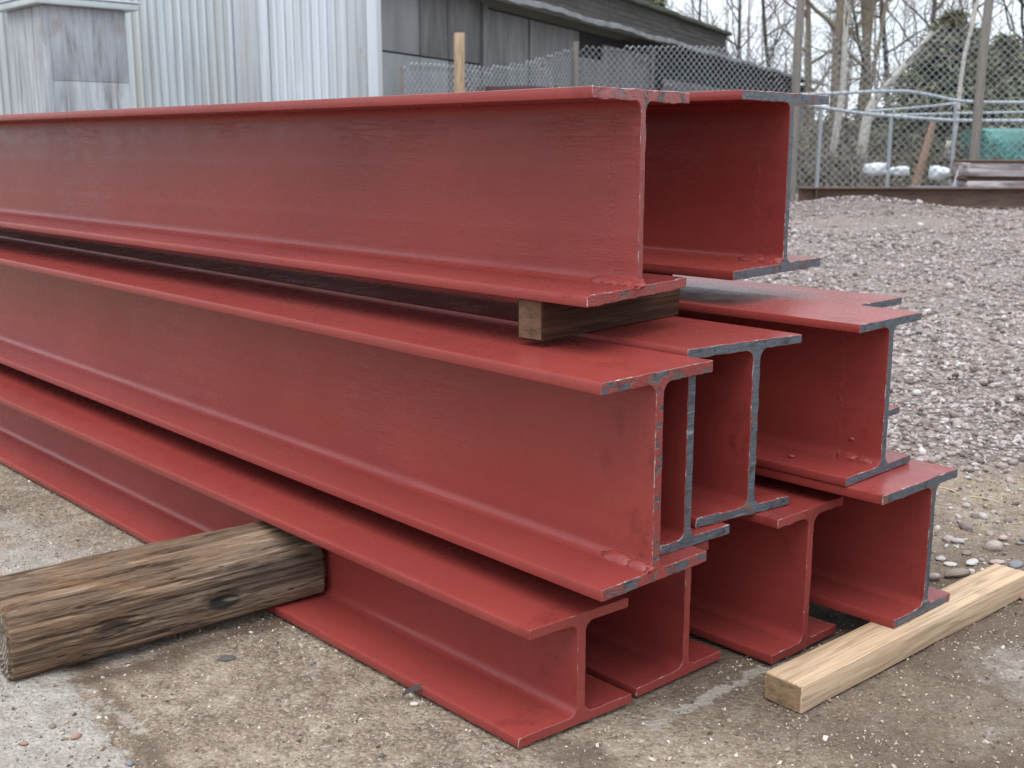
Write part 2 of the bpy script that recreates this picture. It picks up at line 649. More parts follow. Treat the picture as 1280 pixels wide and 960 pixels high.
g_slabc = gk.ramp(gk.noise(gw, 14, 7, 0.7), (0.3, (0.26, 0.235, 0.205)), (0.5, (0.39, 0.365, 0.33)), (0.7, (0.52, 0.50, 0.46)))
g_slabc = gk.mix(gk.ramp(g_n3, (0.34, 0.6), (0.45, 0.0)), g_slabc, (0.17, 0.15, 0.135))
g_slabc = gk.mix(0.25, g_slabc, cellsB)
g_slabc = gk.mix(gk.ramp(gk.noise(gw, 55, 4, 0.7), (0.60, 0.0), (0.68, 0.6)), g_slabc, (0.20, 0.165, 0.13))
g_wob = gk.math('MULTIPLY', gk.math('SUBTRACT', gk.noise(gw, 30, 5, 0.7), 0.5), 0.09)
f_slab = gk.sstep(gk.math('ADD', gk.attr('slab'), g_wob), -0.008, 0.012)
f_strip = gk.sstep(gk.math('ADD', gk.attr('strip'), g_wob), 0.0, 0.012)
f_patch = gk.sstep(gk.math('ADD', gk.attr('patch'), gk.math('MULTIPLY', g_wob, 3.0)), -0.06, 0.10)
f_grav = gk.sstep(gk.math('ADD', gk.attr('gravel'), gk.math('MULTIPLY', g_wob, 4.0)), -0.15, 0.25)
f_dark_brown = gk.attr('dark_brown')
g_c = gk.mix(f_dark_brown, g_dirt, (0.115, 0.080, 0.058))
g_c = gk.mix(f_slab, g_c, g_slabc)
g_c = gk.mix(gk.math('MULTIPLY', f_strip, 0.7), g_c, (0.40, 0.365, 0.315))
g_c = gk.mix(gk.math('MULTIPLY', f_patch, 0.8), g_c, g_slabc)
g_pale = gk.ramp(gk.noise(gw, 42, 5, 0.75), (0.35, (0.13, 0.105, 0.095)), (0.5, (0.27, 0.225, 0.21)), (0.65, (0.42, 0.38, 0.37)))
voG = gk.voro(gw, 42)
sxG = gk.n('ShaderNodeSeparateColor')
gk.t.links.new(voG.outputs['Color'], sxG.inputs[0])
gcell = gk.ramp(sxG.outputs[0], (0.0, (0.11, 0.09, 0.082)), (0.3, (0.24, 0.195, 0.18)), (0.6, (0.35, 0.285, 0.27)), (0.85, (0.43, 0.375, 0.36)), (1.0, (0.48, 0.44, 0.43)))
gcell = gk.mix(gk.ramp(voG.outputs['Distance'], (0.35, 0.0), (0.62, 0.85)), gcell, (0.10, 0.082, 0.07))
g_pale = gk.mix(0.8, g_pale, gcell)
g_pale = gk.mix(gk.ramp(gk.noise(gk.scale(gw, (0.8, 2.2, 1)), 1.1, 5, 0.65), (0.5, 0.0), (0.68, 0.65)), g_pale, g_dirt)
g_c = gk.mix(f_grav, g_c, g_pale)
g_h = gk.math('MULTIPLY_ADD', g_n3, 0.6, gk.math('MULTIPLY', g_n2, 1.2))
g_h = gk.math('ADD', g_h, gk.math('MULTIPLY', gk.noise(gw, 420, 2), 0.25))
g_h = gk.math('SUBTRACT', g_h, gk.math('MULTIPLY', vo1.outputs['Distance'], 0.5))
g_h = gk.math('SUBTRACT', g_h, gk.math('MULTIPLY', gk.math('MULTIPLY', voG.outputs['Distance'], f_grav), 1.6))
M_GROUND = gk.set(g_c, 0.9, 0.0, gk.bump(g_h, 0.010, 1.0), 0.25)

gx = axis_lines(-1.5, 1.7, 0.0105, -70, 70)
gy = axis_lines(1.45, 3.6, 0.0105, -20, 150)
GX, GY = np.meshgrid(gx, gy)
P_, s_, t_, slab_, grav_ = ground_fields(GX, GY)
GZ = ground_z(GX, GY)
strip_ = 0.018 - np.abs(s_ - 1.185) + 0.006 * fbm(P_ * 20, 41)
strip_ = np.minimum(strip_, np.minimum(t_ - 1.46, 1.86 - t_))
strip2_ = 0.014 - np.abs(t_ - 0.80) + 0.008 * fbm(P_ * 16, 42)
strip2_ = np.minimum(strip2_, np.minimum(s_ - 1.78, 2.05 - s_))
strip_ = np.maximum(strip_, strip2_)
patch_ = 0.085 - np.hypot((t_ - 2.13) * 0.62, (s_ - 0.80) * 1.0) + 0.12 * fbm(P_ * 6, 43)
patch_ = np.where(t_ > 1.5, patch_, -1)
# clean, pale concrete where the far side of the log has kept the dirt off
patch2_ = 0.28 - np.hypot((t_ - 0.95) * 1.1, (s_ - 2.62) * 0.6) + 0.2 * fbm(P_ * 5, 44)
patch_ = np.maximum(patch_, patch2_)
dark_brown_ = sstep(0.07 - np.abs(s_ - 2.05 + 0.03 * (t_ - .7)) + 0.04 * fbm(P_ * 9, 45), 0, 0.06) * (t_ > 0.62) * (t_ < 1.3)  # darker brown band along the near foot of the log
dark_brown_ = np.maximum(dark_brown_, 0.85 * sstep(fbm(P_ * 2.1, 46) + 0.35 * sstep(t_, 1.5, 1.8) - 0.25, 0.0, 0.22) * (1 - sstep(t_, 2.5, 2.9)))
seam_ = sstep(0.035 - np.abs(slab_ + 0.045) + 0.03 * fbm(P_ * 14, 47), 0.0, 0.03) * (GY < 2.4)
dark_brown_ = np.maximum(dark_brown_, (0.62 + 0.35 * fbm(P_ * 5, 48)) * sstep(t_, 1.42, 1.7) * (1 - sstep(grav_, -0.9, -0.2)))
dark_brown_ = np.clip(np.maximum(dark_brown_, 0.75 * seam_), 0, 1) * 0.95
nxg, nyg = len(gx), len(gy)
gi = np.arange(nxg * nyg).reshape(nyg, nxg)
gq = np.stack([gi[:-1, :-1], gi[:-1, 1:], gi[1:, 1:], gi[1:, :-1]], -1).reshape(-1, 4)
slab_a = np.where((GY < 2.35) & (GX < 0.2), slab_, -1.0)
ground = mesh_np('ground', np.stack([GX, GY, GZ], -1).reshape(-1, 3), gq, M_GROUND, None, True,
                 {'slab': slab_a.ravel(), 'strip': strip_.ravel(), 'patch': patch_.ravel(), 'gravel': grav_.ravel(), 'dark_brown': dark_brown_.ravel()})
tag(ground, kind='structure')

# ------------------------------------------------------------------ stones
def ico(sub):
    bm = bmesh.new()
    bmesh.ops.create_icosphere(bm, subdivisions=sub, radius=1.0)
    v = np.array([q.co for q in bm.verts])
    f = np.array([[q.index for q in g.verts] for g in bm.faces])
    bm.free()
    return v, f


ICO1, ICO2, ICO3 = ico(1), ico(2), ico(3)


def rand_rot(n, rng):
    q = rng.normal(size=(n, 4))
    q /= np.linalg.norm(q, axis=1)[:, None]
    w, x, y, z = q.T
    return np.stack([np.stack([1 - 2 * (y * y + z * z), 2 * (x * y - z * w), 2 * (x * z + y * w)], -1),
                     np.stack([2 * (x * y + z * w), 1 - 2 * (x * x + z * z), 2 * (y * z - x * w)], -1),
                     np.stack([2 * (x * z - y * w), 2 * (y * z + x * w), 1 - 2 * (x * x + y * y)], -1)], 1)


def scatter(name, xy, size, base, mat, jitter=0.22, flat=0.6, sink=0.25, sm=True, seed=0, zfun=ground_z):
    rng = np.random.default_rng(seed)
    v0, f0 = base
    n = len(xy)
    sc3 = np.stack([size * rng.uniform(0.7, 1.25, n), size * rng.uniform(0.6, 1.0, n), size * rng.uniform(flat * 0.8, flat * 1.2, n)], -1) * 0.5
    pts = v0[None] * (1 + jitter * rng.normal(size=(n, len(v0), 1)).clip(-2, 2))
    R0 = rand_rot(n, rng)
    pts = np.einsum('nij,nkj->nki', R0, pts) * sc3[:, None, :]
    a = rng.uniform(0, 2 * np.pi, n)
    tl = rng.normal(size=n) * 0.25
    c, s = np.cos(a), np.sin(a)
    x, y, z = pts[..., 0], pts[..., 1], pts[..., 2]
    z = z + x * np.tan(tl)[:, None]
    X = x * c[:, None] - y * s[:, None]
    Yy = x * s[:, None] + y * c[:, None]
    zz = zfun(xy[:, 0], xy[:, 1]) + sc3[:, 2] * (1 - 2 * sink)
    pts = np.stack([X + xy[:, 0:1], Yy + xy[:, 1:2], z + zz[:, None]], -1)
    F = f0[None] + (np.arange(n) * len(v0))[:, None, None]
    tint = np.repeat(rng.random(n), len(v0))
    return mesh_np(name, pts.reshape(-1, 3), F.reshape(-1, 3), mat, None, sm, {'tint': tint})


sk = Mat('crushed_stone')
s_t = sk.attr('tint')
s_c = sk.ramp(s_t, (0.0, (0.09, 0.075, 0.07)), (0.14, (0.20, 0.165, 0.155)), (0.34, (0.315, 0.258, 0.238)), (0.55, (0.385, 0.318, 0.295)),
              (0.72, (0.39, 0.35, 0.34)), (0.88, (0.49, 0.44, 0.43)), (0.97, (0.60, 0.57, 0.56)), (1.0, (0.26, 0.155, 0.125)))
s_w = sk.world()
s_c = sk.mix(sk.ramp(sk.noise(s_w, 90, 4, 0.7), (0.4, 0.45), (0.62, 0.0)), s_c, (0.16, 0.13, 0.115))
M_STONE = sk.set(s_c, 0.82, 0.0, sk.bump(sk.noise(s_w, 160, 3), 0.003, 0.6), 0.3)


def gravel_xy(n, y0, y1, rng, lo=0.0, hi=0.74, soft=False):
    out = np.zeros((0, 2))
    while len(out) < n:
        m = n * 2
        Y = np.sqrt(rng.uniform(y0 ** 2, y1 ** 2, m))
        X = Y * rng.uniform(lo, hi, m)
        g = ground_fields(X, Y)[4]
        keep = (g + 0.1 * rng.normal(size=m)) > 0.0
        out = np.concatenate([out, np.stack([X, Y], -1)[keep]])
    return out[:n]


near_xy = gravel_xy(30000, 3.2, 6.6, RNG)
near_sz = np.clip(np.exp(RNG.normal(math.log(0.0135), 0.45, len(near_xy))), 0.006, 0.042)
big = near_sz > 0.021
tag(scatter('gravel', near_xy[big], near_sz[big], ICO2, M_STONE, 0.11, 0.60, 0.25, True, 3), kind='stuff')
tag(scatter('gravel', near_xy[~big], near_sz[~big], ICO1, M_STONE, 0.16, 0.62, 0.22, False, 13), kind='stuff')
mid_xy = gravel_xy(26000, 6.4, 11.5, RNG)
tag(scatter('gravel', mid_xy, np.exp(RNG.normal(math.log(0.019), 0.42, len(mid_xy))), ICO1, M_STONE, 0.12, 0.6, 0.2, True, 4), kind='stuff')
far_xy = gravel_xy(22000, 11.2, 20.5, RNG, 0.06, 0.66)
tag(scatter('gravel', far_xy, np.exp(RNG.normal(math.log(0.030), 0.4, len(far_xy))), ICO1, M_STONE, 0.12, 0.55, 0.2, True, 5), kind='stuff')

# pebbles thinly strewn over the trodden dirt between the stack and the gravel
m = 1500
px_ = np.stack([RNG.uniform(0.6, 2.9, m), RNG.uniform(2.35, 4.0, m)], -1)
tt = px_ @ V[:2]
px_ = px_[(tt > 2.42) & (ground_fields(px_[:, 0], px_[:, 1])[4] < 0.35)]
tag(scatter('pebbles', px_, np.exp(RNG.normal(math.log(0.0125), 0.5, len(px_))), ICO2, M_STONE, 0.08, 0.6, 0.3, True, 6), kind='stuff')

# grit over the concrete
grk = Mat('grit')
gr_t = grk.attr('tint')
M_GRIT = grk.set(grk.ramp(gr_t, (0.0, (0.07, 0.055, 0.045)), (0.3, (0.19, 0.14, 0.10)), (0.62, (0.32, 0.26, 0.19)), (0.85, (0.43, 0.37, 0.29)), (1.0, (0.60, 0.56, 0.50))), 0.9)
OCT = (np.array([(1, 0, 0), (-1, 0, 0), (0, 1, 0), (0, -1, 0), (0, 0, 1), (0, 0, -1)], float),
       np.array([(0, 2, 4), (2, 1, 4), (1, 3, 4), (3, 0, 4), (2, 0, 5), (1, 2, 5), (3, 1, 5), (0, 3, 5)]))
m = 110000
gxy = np.stack([RNG.uniform(-1.9, 2.0, m), RNG.uniform(1.5, 3.7, m)], -1)
gt, gs = gxy @ V[:2], gxy @ U[:2]
den = 0.5 + 0.8 * fbm(np.c_[gxy * 4, np.zeros(m)], 61)
gxy = gxy[((gt < 1.26) | (gs < 1.25) | (gt > 2.4)) & (RNG.random(m) < den)]
tag(scatter('grit', gxy, np.exp(RNG.normal(math.log(0.0034), 0.5, len(gxy))), OCT, M_GRIT, 0.2, 0.7, 0.3, False, 7), kind='stuff')


def stone(name, x, y, size, flat, col, label, seed, group=None, cat='stone', sink=0.2, yaw=0.0, elong=1.5):
    rng = np.random.default_rng(seed)
    v, f = ICO3
    d = 1 + 0.30 * fbm(v * 1.1 + seed * 3.7, seed, 3) + 0.05 * vnoise(v * 3.3 + seed, seed)
    v = v * d[:, None] * np.array([elong, 1.0, flat]) * size * 0.5
    c, s = math.cos(yaw), math.sin(yaw)
    v = np.stack([v[:, 0] * c - v[:, 1] * s, v[:, 0] * s + v[:, 1] * c, v[:, 2]], -1)
    z = float(ground_z(np.array([x]), np.array([y]))[0]) + flat * size * 0.5 * (1 - 2 * sink)
    o = mesh_np(name, v, f, col, None, True)
    o.location = (x, y, z)
    return tag(o, label, cat, group)


M_ST_GREY = simple('grey_stone', (0.34, 0.315, 0.295), 0.8, 0, 0.3, 30, 0.002, 160)
M_ST_PINK = simple('pink_grey_stone', (0.37, 0.29, 0.265), 0.8, 0, 0.3, 40, 0.002, 160)
M_ST_WHITE = simple('white_stone', (0.46, 0.44, 0.41), 0.8, 0, 0.25, 30, 0.002, 160)
M_ST_BLUE = simple('slate_stone', (0.16, 0.165, 0.175), 0.75, 0, 0.3, 30, 0.002, 160)
M_ST_RED = simple('red_stone', (0.27, 0.165, 0.125), 0.8, 0, 0.3, 30, 0.002, 160)
M_ST_BROWN = simple('earthy_stone', (0.21, 0.165, 0.13), 0.9, 0, 0.3, 30, 0.002, 160)
GST = 'loose stones on the dirt by the stack'
for i, (x, y, sz, fl, ma, lb, el) in enumerate([
    (1197, 676, 0.036, 0.55, M_ST_GREY, 'smooth grey oval pebble alone on dirt beyond the pale timber', 1.45),
    (1254, 673, 0.030, 0.65, M_ST_PINK, 'pinkish rounded pebble beside a smaller bluish one on dirt', 1.45),
    (1275, 678, 0.022, 0.6, M_ST_BLUE, 'small bluish pebble beside the pinkish rounded pebble', 1.3),
    (1215, 702, 0.038, 0.4, M_ST_WHITE, 'flat whitish stone just behind far end of pale timber', 1.7),
    (1176, 697, 0.030, 0.5, M_ST_GREY, 'pale grey stone touching dark red girder web behind timber', 1.4),
    (1188, 704, 0.030, 0.45, M_ST_WHITE, 'white chipped stone between grey stone and earthy clod', 1.6),
    (1209, 690, 0.030, 0.5, M_ST_BROWN, 'brown stone on top of the flat whitish stone', 1.4),
    (1246, 702, 0.034, 0.45, M_ST_PINK, 'flat pink stone at far end of pale timber', 1.6),
    (1270, 705, 0.040, 0.45, M_ST_BLUE, 'dark flat slate at picture edge beyond timber end', 1.9),
    (1196, 717, 0.055, 0.45, M_ST_BROWN, 'large earthy brown clod behind the pale timber', 2.0),
    (1276, 724, 0.022, 0.6, M_ST_GREY, 'small grey stone at end grain of pale timber', 1.3),
    (1280, 746, 0.032, 0.7, M_ST_RED, 'rounded reddish white stone against end of pale timber', 1.4),
    (1031, 385 + 60, 0.01, 0.6, M_ST_GREY, None, 1.0),
    (1147, 484, 0.05, 0.8, M_ST_WHITE, 'bright white rounded stone standing out in the gravel', 1.0),
    (1188, 634, 0.018, 0.6, M_ST_WHITE, 'tiny white pebble on dirt near gravel edge', 1.2),
]):
    if lb is None:
        continue
    P = onz(x, y, 0.0)
    if i == 13:
        P = onz(x, y, 0.05)
    stone('stone', P[0], P[1], sz * 0.70, fl, ma, lb, 100 + i, GST, sink=0.12, yaw=RAD(20 + 37 * i % 60 - 30), elong=el)
for i, (x, y, sz, ma, lb) in enumerate([
    (518, 878, 0.011, M_ST_WHITE, 'tiny pale pebble beside dark bark sliver below red girder'),
    (95, 921, 0.014, M_ST_RED, 'small dark red pebble on the pale concrete near picture corner'),
    (66, 908, 0.011, M_ST_BROWN, 'small brown pebble on the pale concrete slab'),
    (30, 929, 0.010, M_ST_RED, 'small rust orange pebble on the pale concrete slab'),
    (391, 826, 0.009, M_ST_BLUE, 'tiny bluish chip on dirt in front of the weathered timber'),
    (162, 952, 0.013, M_ST_BLUE, 'dark grey pebble in brown dirt along the concrete edge'),
]):
    P = onz(x, y, 0.0)
    stone('stone', P[0], P[1], sz, 0.6, ma, lb, 140 + i, 'small pebbles on the concrete', sink=0.1, yaw=i)

P = onz(283, 820, 0.0)
fl = stone('rubber_scrap', P[0], P[1], 0.026, 0.10, simple('dark_scrap', (0.085, 0.075, 0.07), 0.7), 'flat dark round scrap lying on dirt before the weathered timber', 160, cat='scrap', sink=0.0, elong=1.3)
P = onz(525, 871, 0.0)
bark = simple('bark', (0.035, 0.030, 0.028), 0.85, 0, 0.4, 40, 0.003, 120)
bl = []
for i in range(9):
    q = i / 8
    bl.append((P[0] - 0.032 + 0.062 * q, P[1] - 0.006 + 0.018 * q + 0.004 * math.sin(q * 5), 0.004 + 0.010 * math.sin(q * 3.0)))
vv, ff = [], []
for i, q in enumerate(bl):
    w = 0.0048 * math.sin(math.pi * (0.08 + 0.9 * i / 8)) + 0.001
    for (dy, dz) in ((-w, 0.0), (0, 0.004), (w, 0.006), (0, 0.0015)):
        vv.append((q[0], q[1] + dy, q[2] + dz))
for i in range(8):
    for k in range(4):
        a, b = i * 4 + k, i * 4 + (k + 1) % 4
        ff.append((a, b, b + 4, a + 4))
ff += [(3, 2, 1, 0), (32, 33, 34, 35)]
tag(mesh('bark_sliver', vv, ff, bark, None, 60), 'thin dark bark sliver on dirt under the lowest front girder', 'bark sliver')

# two pale straws on the dirt near the gravel edge
M_STRAW = simple('straw', (0.50, 0.39, 0.25), 0.8, 0, 0.2, 20)
for (x0, y0, x1, y1, lb) in ((1171, 609, 1199, 617, 'pale straw on dirt, nearer the grey ended girder'), (1213, 621, 1248, 628, 'pale straw on dirt, farther from the girders')):
    a, b = onz(x0, y0, 0.012), onz(x1, y1, 0.008)
    pts_ = np.linspace(a, b, 7)
    pts_[:, 2] += 0.004 * np.sin(np.linspace(0, 3.1, 7))
    o = tubes('straw', [(pts_ - a, np.linspace(0.0028, 0.0018, 7))], M_STRAW, None, 6)
    o.location = a
    tag(o, lb, 'straw', 'straws on the dirt')

# ------------------------------------------------------------------ beams
BEAM_RZ = math.atan2(-U[1], -U[0])
GB = 'red primed steel girders in the stack'


def fillet(cx, cz, r, a0, a1, n=7):
    return [(cx + r * math.cos(a0 + (a1 - a0) * i / n), cz + r * math.sin(a0 + (a1 - a0) * i / n)) for i in range(n + 1)]


def profile(yb, yt, yw, h, tf, tw, r, tee):
    """outline (y, z) counter-clockwise, with the part each edge belongs to"""
    c = 0.0020
    pts, lab = [], []

    def add(ps, l):
        for q in ps:
            pts.append(q)
            lab.append(l)
    H = math.pi / 2
    a, b = yw - tw / 2, yw + tw / 2
    add(fillet(yb[0] + c, c, c, 2 * H, 3 * H, 2), 'B')
    add(fillet(yb[1] - c, c, c, 3 * H, 4 * H, 2), 'B')
    add(fillet(yb[1] - c, tf - c, c, 0, H, 2), 'B')
    add([(b + r + 0.002, tf)], 'W')
    add(fillet(b + r, tf + r, r, 3 * H, 2 * H), 'W')
    if not tee:
        add(fillet(b + r, h - tf - r, r, 2 * H, H), 'W')
        add([(b + r + 0.002, h - tf)], 'T')
        add(fillet(yt[1] - c, h - tf + c, c, 3 * H, 4 * H, 2), 'T')
        add(fillet(yt[1] - c, h - c, c, 0, H, 2), 'T')
        add(fillet(yt[0] + c, h - c, c, H, 2 * H, 2), 'T')
        add(fillet(yt[0] + c, h - tf + c, c, 2 * H, 3 * H, 2), 'T')
        add([(a - r - 0.002, h - tf)], 'W')
        add(fillet(a - r, h - tf - r, r, H, 0), 'W')
    else:
        add([(b, h), (a, h)], 'W')
    add(fillet(a - r, tf + r, r, 0, -H), 'W')
    add([(a - r - 0.002, tf)], 'B')
    add(fillet(yb[0] + c, tf - c, c, H, 2 * H, 2), 'B')
    # split long edges so that the cut rim can be uneven
    P2, L2 = [], []
    n = len(pts)
    for i in range(n):
        p, q = np.array(pts[i]), np.array(pts[(i + 1) % n])
        k = max(1, int(np.linalg.norm(q - p) / 0.009))
        for j in range(k):
            P2.append(p + (q - p) * j / k)
            L2.append(lab[i])
    return np.array(P2), L2


def beam(s, t, z, yb, yt, yw, h, label, emat, rim, skew=0.0, kz=0.0, tf=0.019, tw=0.019, r=0.019, length=6.2, tee=False, seed=0, runs=(), nubs=(), jit=0.0011, lap=False, yaw=0.0):
    skew = skew + yaw
    root = empty('steel_girder', stz(s, t, z), label, 'steel girder', GB, BEAM_RZ - RAD(yaw))
    P, lab = profile(yb, yt, yw, h, tf, tw, r, tee)
    n = len(P)
    nx = np.roll(P, -1, 0) - np.roll(P, 1, 0)
    nrm = np.stack([nx[:, 1], -nx[:, 0]], -1)
    nrm /= np.linalg.norm(nrm, axis=1)[:, None]
    xe = -math.tan(RAD(skew)) * P[:, 0] + kz * P[:, 1]
    J = jit * (fbm(np.c_[P * 55, np.full(n, seed * 1.7)], seed, 3) * 1.6)
    J = np.clip(J, -0.0004, 0.003)
    E0 = np.c_[xe - 0.0012, P + nrm * J[:, None]]
    E1 = np.c_[xe - 0.018, P]
    E2 = np.c_[np.full(n, -length), P]
    CAP = np.c_[xe + 0.0006 * vnoise(np.c_[P * 70, np.zeros(n)], seed + 5), P + nrm * (J - 0.0012)[:, None]]
    ring = [E0, E1, E2]
    for L_, nm in (('B', 'flange'), ('W', 'web'), ('T', 'flange')):
        idx = [i for i in range(n) if lab[i] == L_]
        if not idx:
            continue
        vv, ff, mp = [], [], {}

        def vid(i, k):
            if (i, k) not in mp:
                mp[(i, k)] = len(vv)
                vv.append(ring[k][i])
            return mp[(i, k)]
        for i in idx:
            j = (i + 1) % n
            for k in (0, 1):
                ff.append((vid(i, k), vid(i, k + 1), vid(j, k + 1), vid(j, k)))
        mesh(nm, vv, ff, M_PAINT_LAP if lap and nm == 'web' else M_PAINT, root, 40)
    vv = list(CAP) + list(E0)
    ff = [tuple(range(n))] + [(i, n + i, n + (i + 1) % n, (i + 1) % n) for i in range(n)]
    mesh('cut_end', vv, ff, [emat, rim], root, 30, [0] + [1] * n)
    for (x, side, ln, sz, hi) in runs:                # thick runs of paint left on the fillet
        v, f = ICO3
        d = 1 + 0.75 * fbm(v * 2.0 + seed, seed + 9, 3)
        w = v * d[:, None] * np.array([ln, sz * 1.3, sz * 0.42])
        a = RAD(-45) * side
        w = np.stack([w[:, 0], w[:, 1] * math.cos(a) - w[:, 2] * math.sin(a), w[:, 1] * math.sin(a) + w[:, 2] * math.cos(a)], -1)
        off = tw / 2 + r * 0.30
        w = w + np.array([x, yw + side * off, (tf + r * 0.30) if not hi else (h - tf - r * 0.30)])
        mesh_np('paint_run', w, f, M_PAINT, root)
    for (x, y, zz, sz) in nubs:
        v, f = ICO2
        w = v * np.array([1.3, 1.0, 0.7]) * sz * (1 + 0.2 * fbm(v * 2 + seed, seed, 2))[:, None] + np.array([x, y, zz])
        mesh_np('paint_lump', w, f, M_PAINT, root)
    return root


B1 = beam(1.285, 1.229, 0.001, (0, 0.264), (0.022, 0.25), 0.140, 0.207, 'lowest girder nearest the viewer, butted by the thick weathered timber, end painted red', M_END_PAINT, M_RIM_PAINT, -5.0, seed=1, yaw=0.6, tf=0.018)
B2 = beam(1.269, 1.513, 0.001, (0, 0.248), (0.03, 0.196), 0.139, 0.2585, 'bottom girder second from the viewer, painted red end deep in shade', M_END_PAINT, M_RIM_PAINT, -1.9, seed=2, yaw=0.6, tf=0.018, tw=0.017)
B3 = beam(1.176, 1.81, 0.002, (0, 0.224), (-0.002, 0.224), 0.112, 0.297, 'bottom girder with painted red end just behind start of pale timber', M_END_PAINT, M_RIM_PAINT, -1.3, seed=3, tf=0.018, tw=0.017, jit=0.002)
B4 = beam(1.043, 2.034, 0.0505, (0, 0.222), (-0.075, 0.212), 0.120, 0.2935, 'bottom girder resting on the pale timber, bare grey cut end', M_END_STEEL, M_RIM_BARE, -1.8, seed=4, tf=0.019, tw=0.017, jit=0.002)
M1 = beam(1.1976, 1.3344, 0.26, (0, 0.2815), (-0.0086, 0.280), 0.1374, 0.3703, 'large middle tier girder, long bright red web, end of rust and primer', M_END_HALF, M_RIM_BARE, -0.1, seed=5, yaw=1.3, tf=0.0205, tw=0.020, r=0.020,
          runs=[(-0.075, -1, 0.036, 0.012, 0), (-0.03, -1, 0.03, 0.010, 0)])
M2 = beam(1.236, 1.532, 0.281, (0.0, 0.188), (0, 0), 0.0695, 0.327, 'narrow tee wedged behind the large middle girder, blue grey cut web', M_END_STEEL, M_RIM_BARE, -3.6, seed=6, yaw=1.3, tf=0.018, tw=0.019, tee=True, r=0.016)
M3 = beam(1.251, 1.652, 0.3005, (0, 0.25), (-0.035, 0.263), 0.142, 0.341, 'middle tier girder with shiny flaked cut end beside the narrow tee', M_END_STEEL, M_RIM_BARE, -8.5, seed=7, yaw=1.3, tf=0.018, tw=0.019, jit=0.0025)
M4 = beam(1.123, 1.955, 0.3455, (0, 0.256), (0.018, 0.262), 0.142, 0.318, 'middle tier girder on gravel side with clean grey end and pink lit top', M_END_STEEL, M_RIM_BARE, 0.4, seed=8, lap=True, tf=0.017, tw=0.018, runs=[(-0.04, -1, 0.022, 0.009, 0), (-0.07, -1, 0.026, 0.010, 0)],
          nubs=[(-0.16, 0.055, 0.020, 0.006), (-0.07, 0.136, 0.06, 0.007)])
M5 = beam(1.32, 2.226, 0.366, (0.02, 0.305), (0, 0.278), 0.13, 0.284, 'rearmost middle girder, only its flange tips show behind the grey ended one', M_END_STEEL, M_RIM_BARE, 0.5, seed=9, tf=0.017, tw=0.016)
T1 = beam(1.36, 1.464, 0.72, (0, 0.362), (0.008, 0.352), 0.180, 0.376, 'front girder of the top tier on the dark wood block, web facing out', M_END_MIX, M_RIM_BARE, 10.4, seed=10, lap=True, tf=0.020, tw=0.018, r=0.020, kz=0.0, jit=0.0018,
          runs=[(-0.10, -1, 0.034, 0.012, 0), (-0.06, -1, 0.026, 0.011, 0), (-0.03, -1, 0.02, 0.009, 0)])
T2 = beam(1.429, 1.986, 0.72, (0, 0.40), (0.007, 0.40), 0.224, 0.388, 'rear girder of the top tier, bare blue grey end against the fence', M_END_STEEL, M_RIM_BARE, 6.1, seed=11, lap=True, tf=0.020, tw=0.018, r=0.020, jit=0.0022,
          runs=[(-0.09, -1, 0.036, 0.012, 0), (-0.05, -1, 0.03, 0.011, 0)])

# ------------------------------------------------------------------ timbers
def frame_M(origin, xdir):
    x = Vector(xdir).normalized()
    z = Vector((0, 0, 1))
    y = z.cross(x)
    m = Matrix((x, y, z)).transposed().to_4x4()
    m.translation = Vector(origin)
    return m


def timber(name, O, tdir, ln, wd, ht, mat, label, cat, emat=None, bevel=0.004, rough=0.001, seed=0, group=None):
    """squared timber; local y runs along its length, local x away from the camera"""
    a = math.atan2(-tdir[0], tdir[1])
    root = empty(name, O, label, cat, group, a)
    b = box('timber_body', (-wd, 0, 0, ln, 0, ht), mat, root, bevel, None, rough, seed, 2, 24)
    if emat is not None:
        box('end_grain', (-wd + bevel, -bevel, -0.0012, 0.004, bevel, ht - bevel), emat, root, 0.0, None)
    return root


# the pale squared timber under the two outer girders
tdir = (stz(0.996, 2.535) - stz(1.036, 1.69))[:2]
PL = timber('square_timber', stz(1.030, 1.688, -0.004), tdir, 0.862, 0.082, 0.054, M_PLANK, 'pale new squared timber lying on dirt under the outer girder ends', 'timber', M_PLANK_END, 0.0035, 0.0012, 5)
# the dark block between the tiers
d2 = (stz(1.530, 1.939) - stz(1.486, 1.479))[:2]
SP = timber('wood_block', stz(1.487, 1.482, 0.6425), d2, 0.458, 0.06, 0.077, M_SPACER, 'dark brown wood block between top front girder and middle tier', 'wood block', M_SPACER_END, 0.003, 0.001, 6)
q = onz(849, 352, 0.665)
t_end = float(q @ V)
s_end = float(q @ U)
SP2 = timber('wood_block', stz(s_end + 0.02, t_end - 0.36, 0.6645), V[:2], 0.36, 0.06, 0.055, M_SPACER, 'short dark wood block under the rear top girder', 'wood block', None, 0.003, 0.001, 8)

# thick weathered timber
La, Lb = stz(2.112, 0.695), stz(2.030, 1.354)
ldir = Lb - La
llen = float(np.linalg.norm(ldir))
la = math.atan2(-ldir[0], ldir[1])
LG = empty('old_timber', La, 'thick weathered grey brown timber, rounded and cracked, end on the lowest girder', 'timber', None, la)
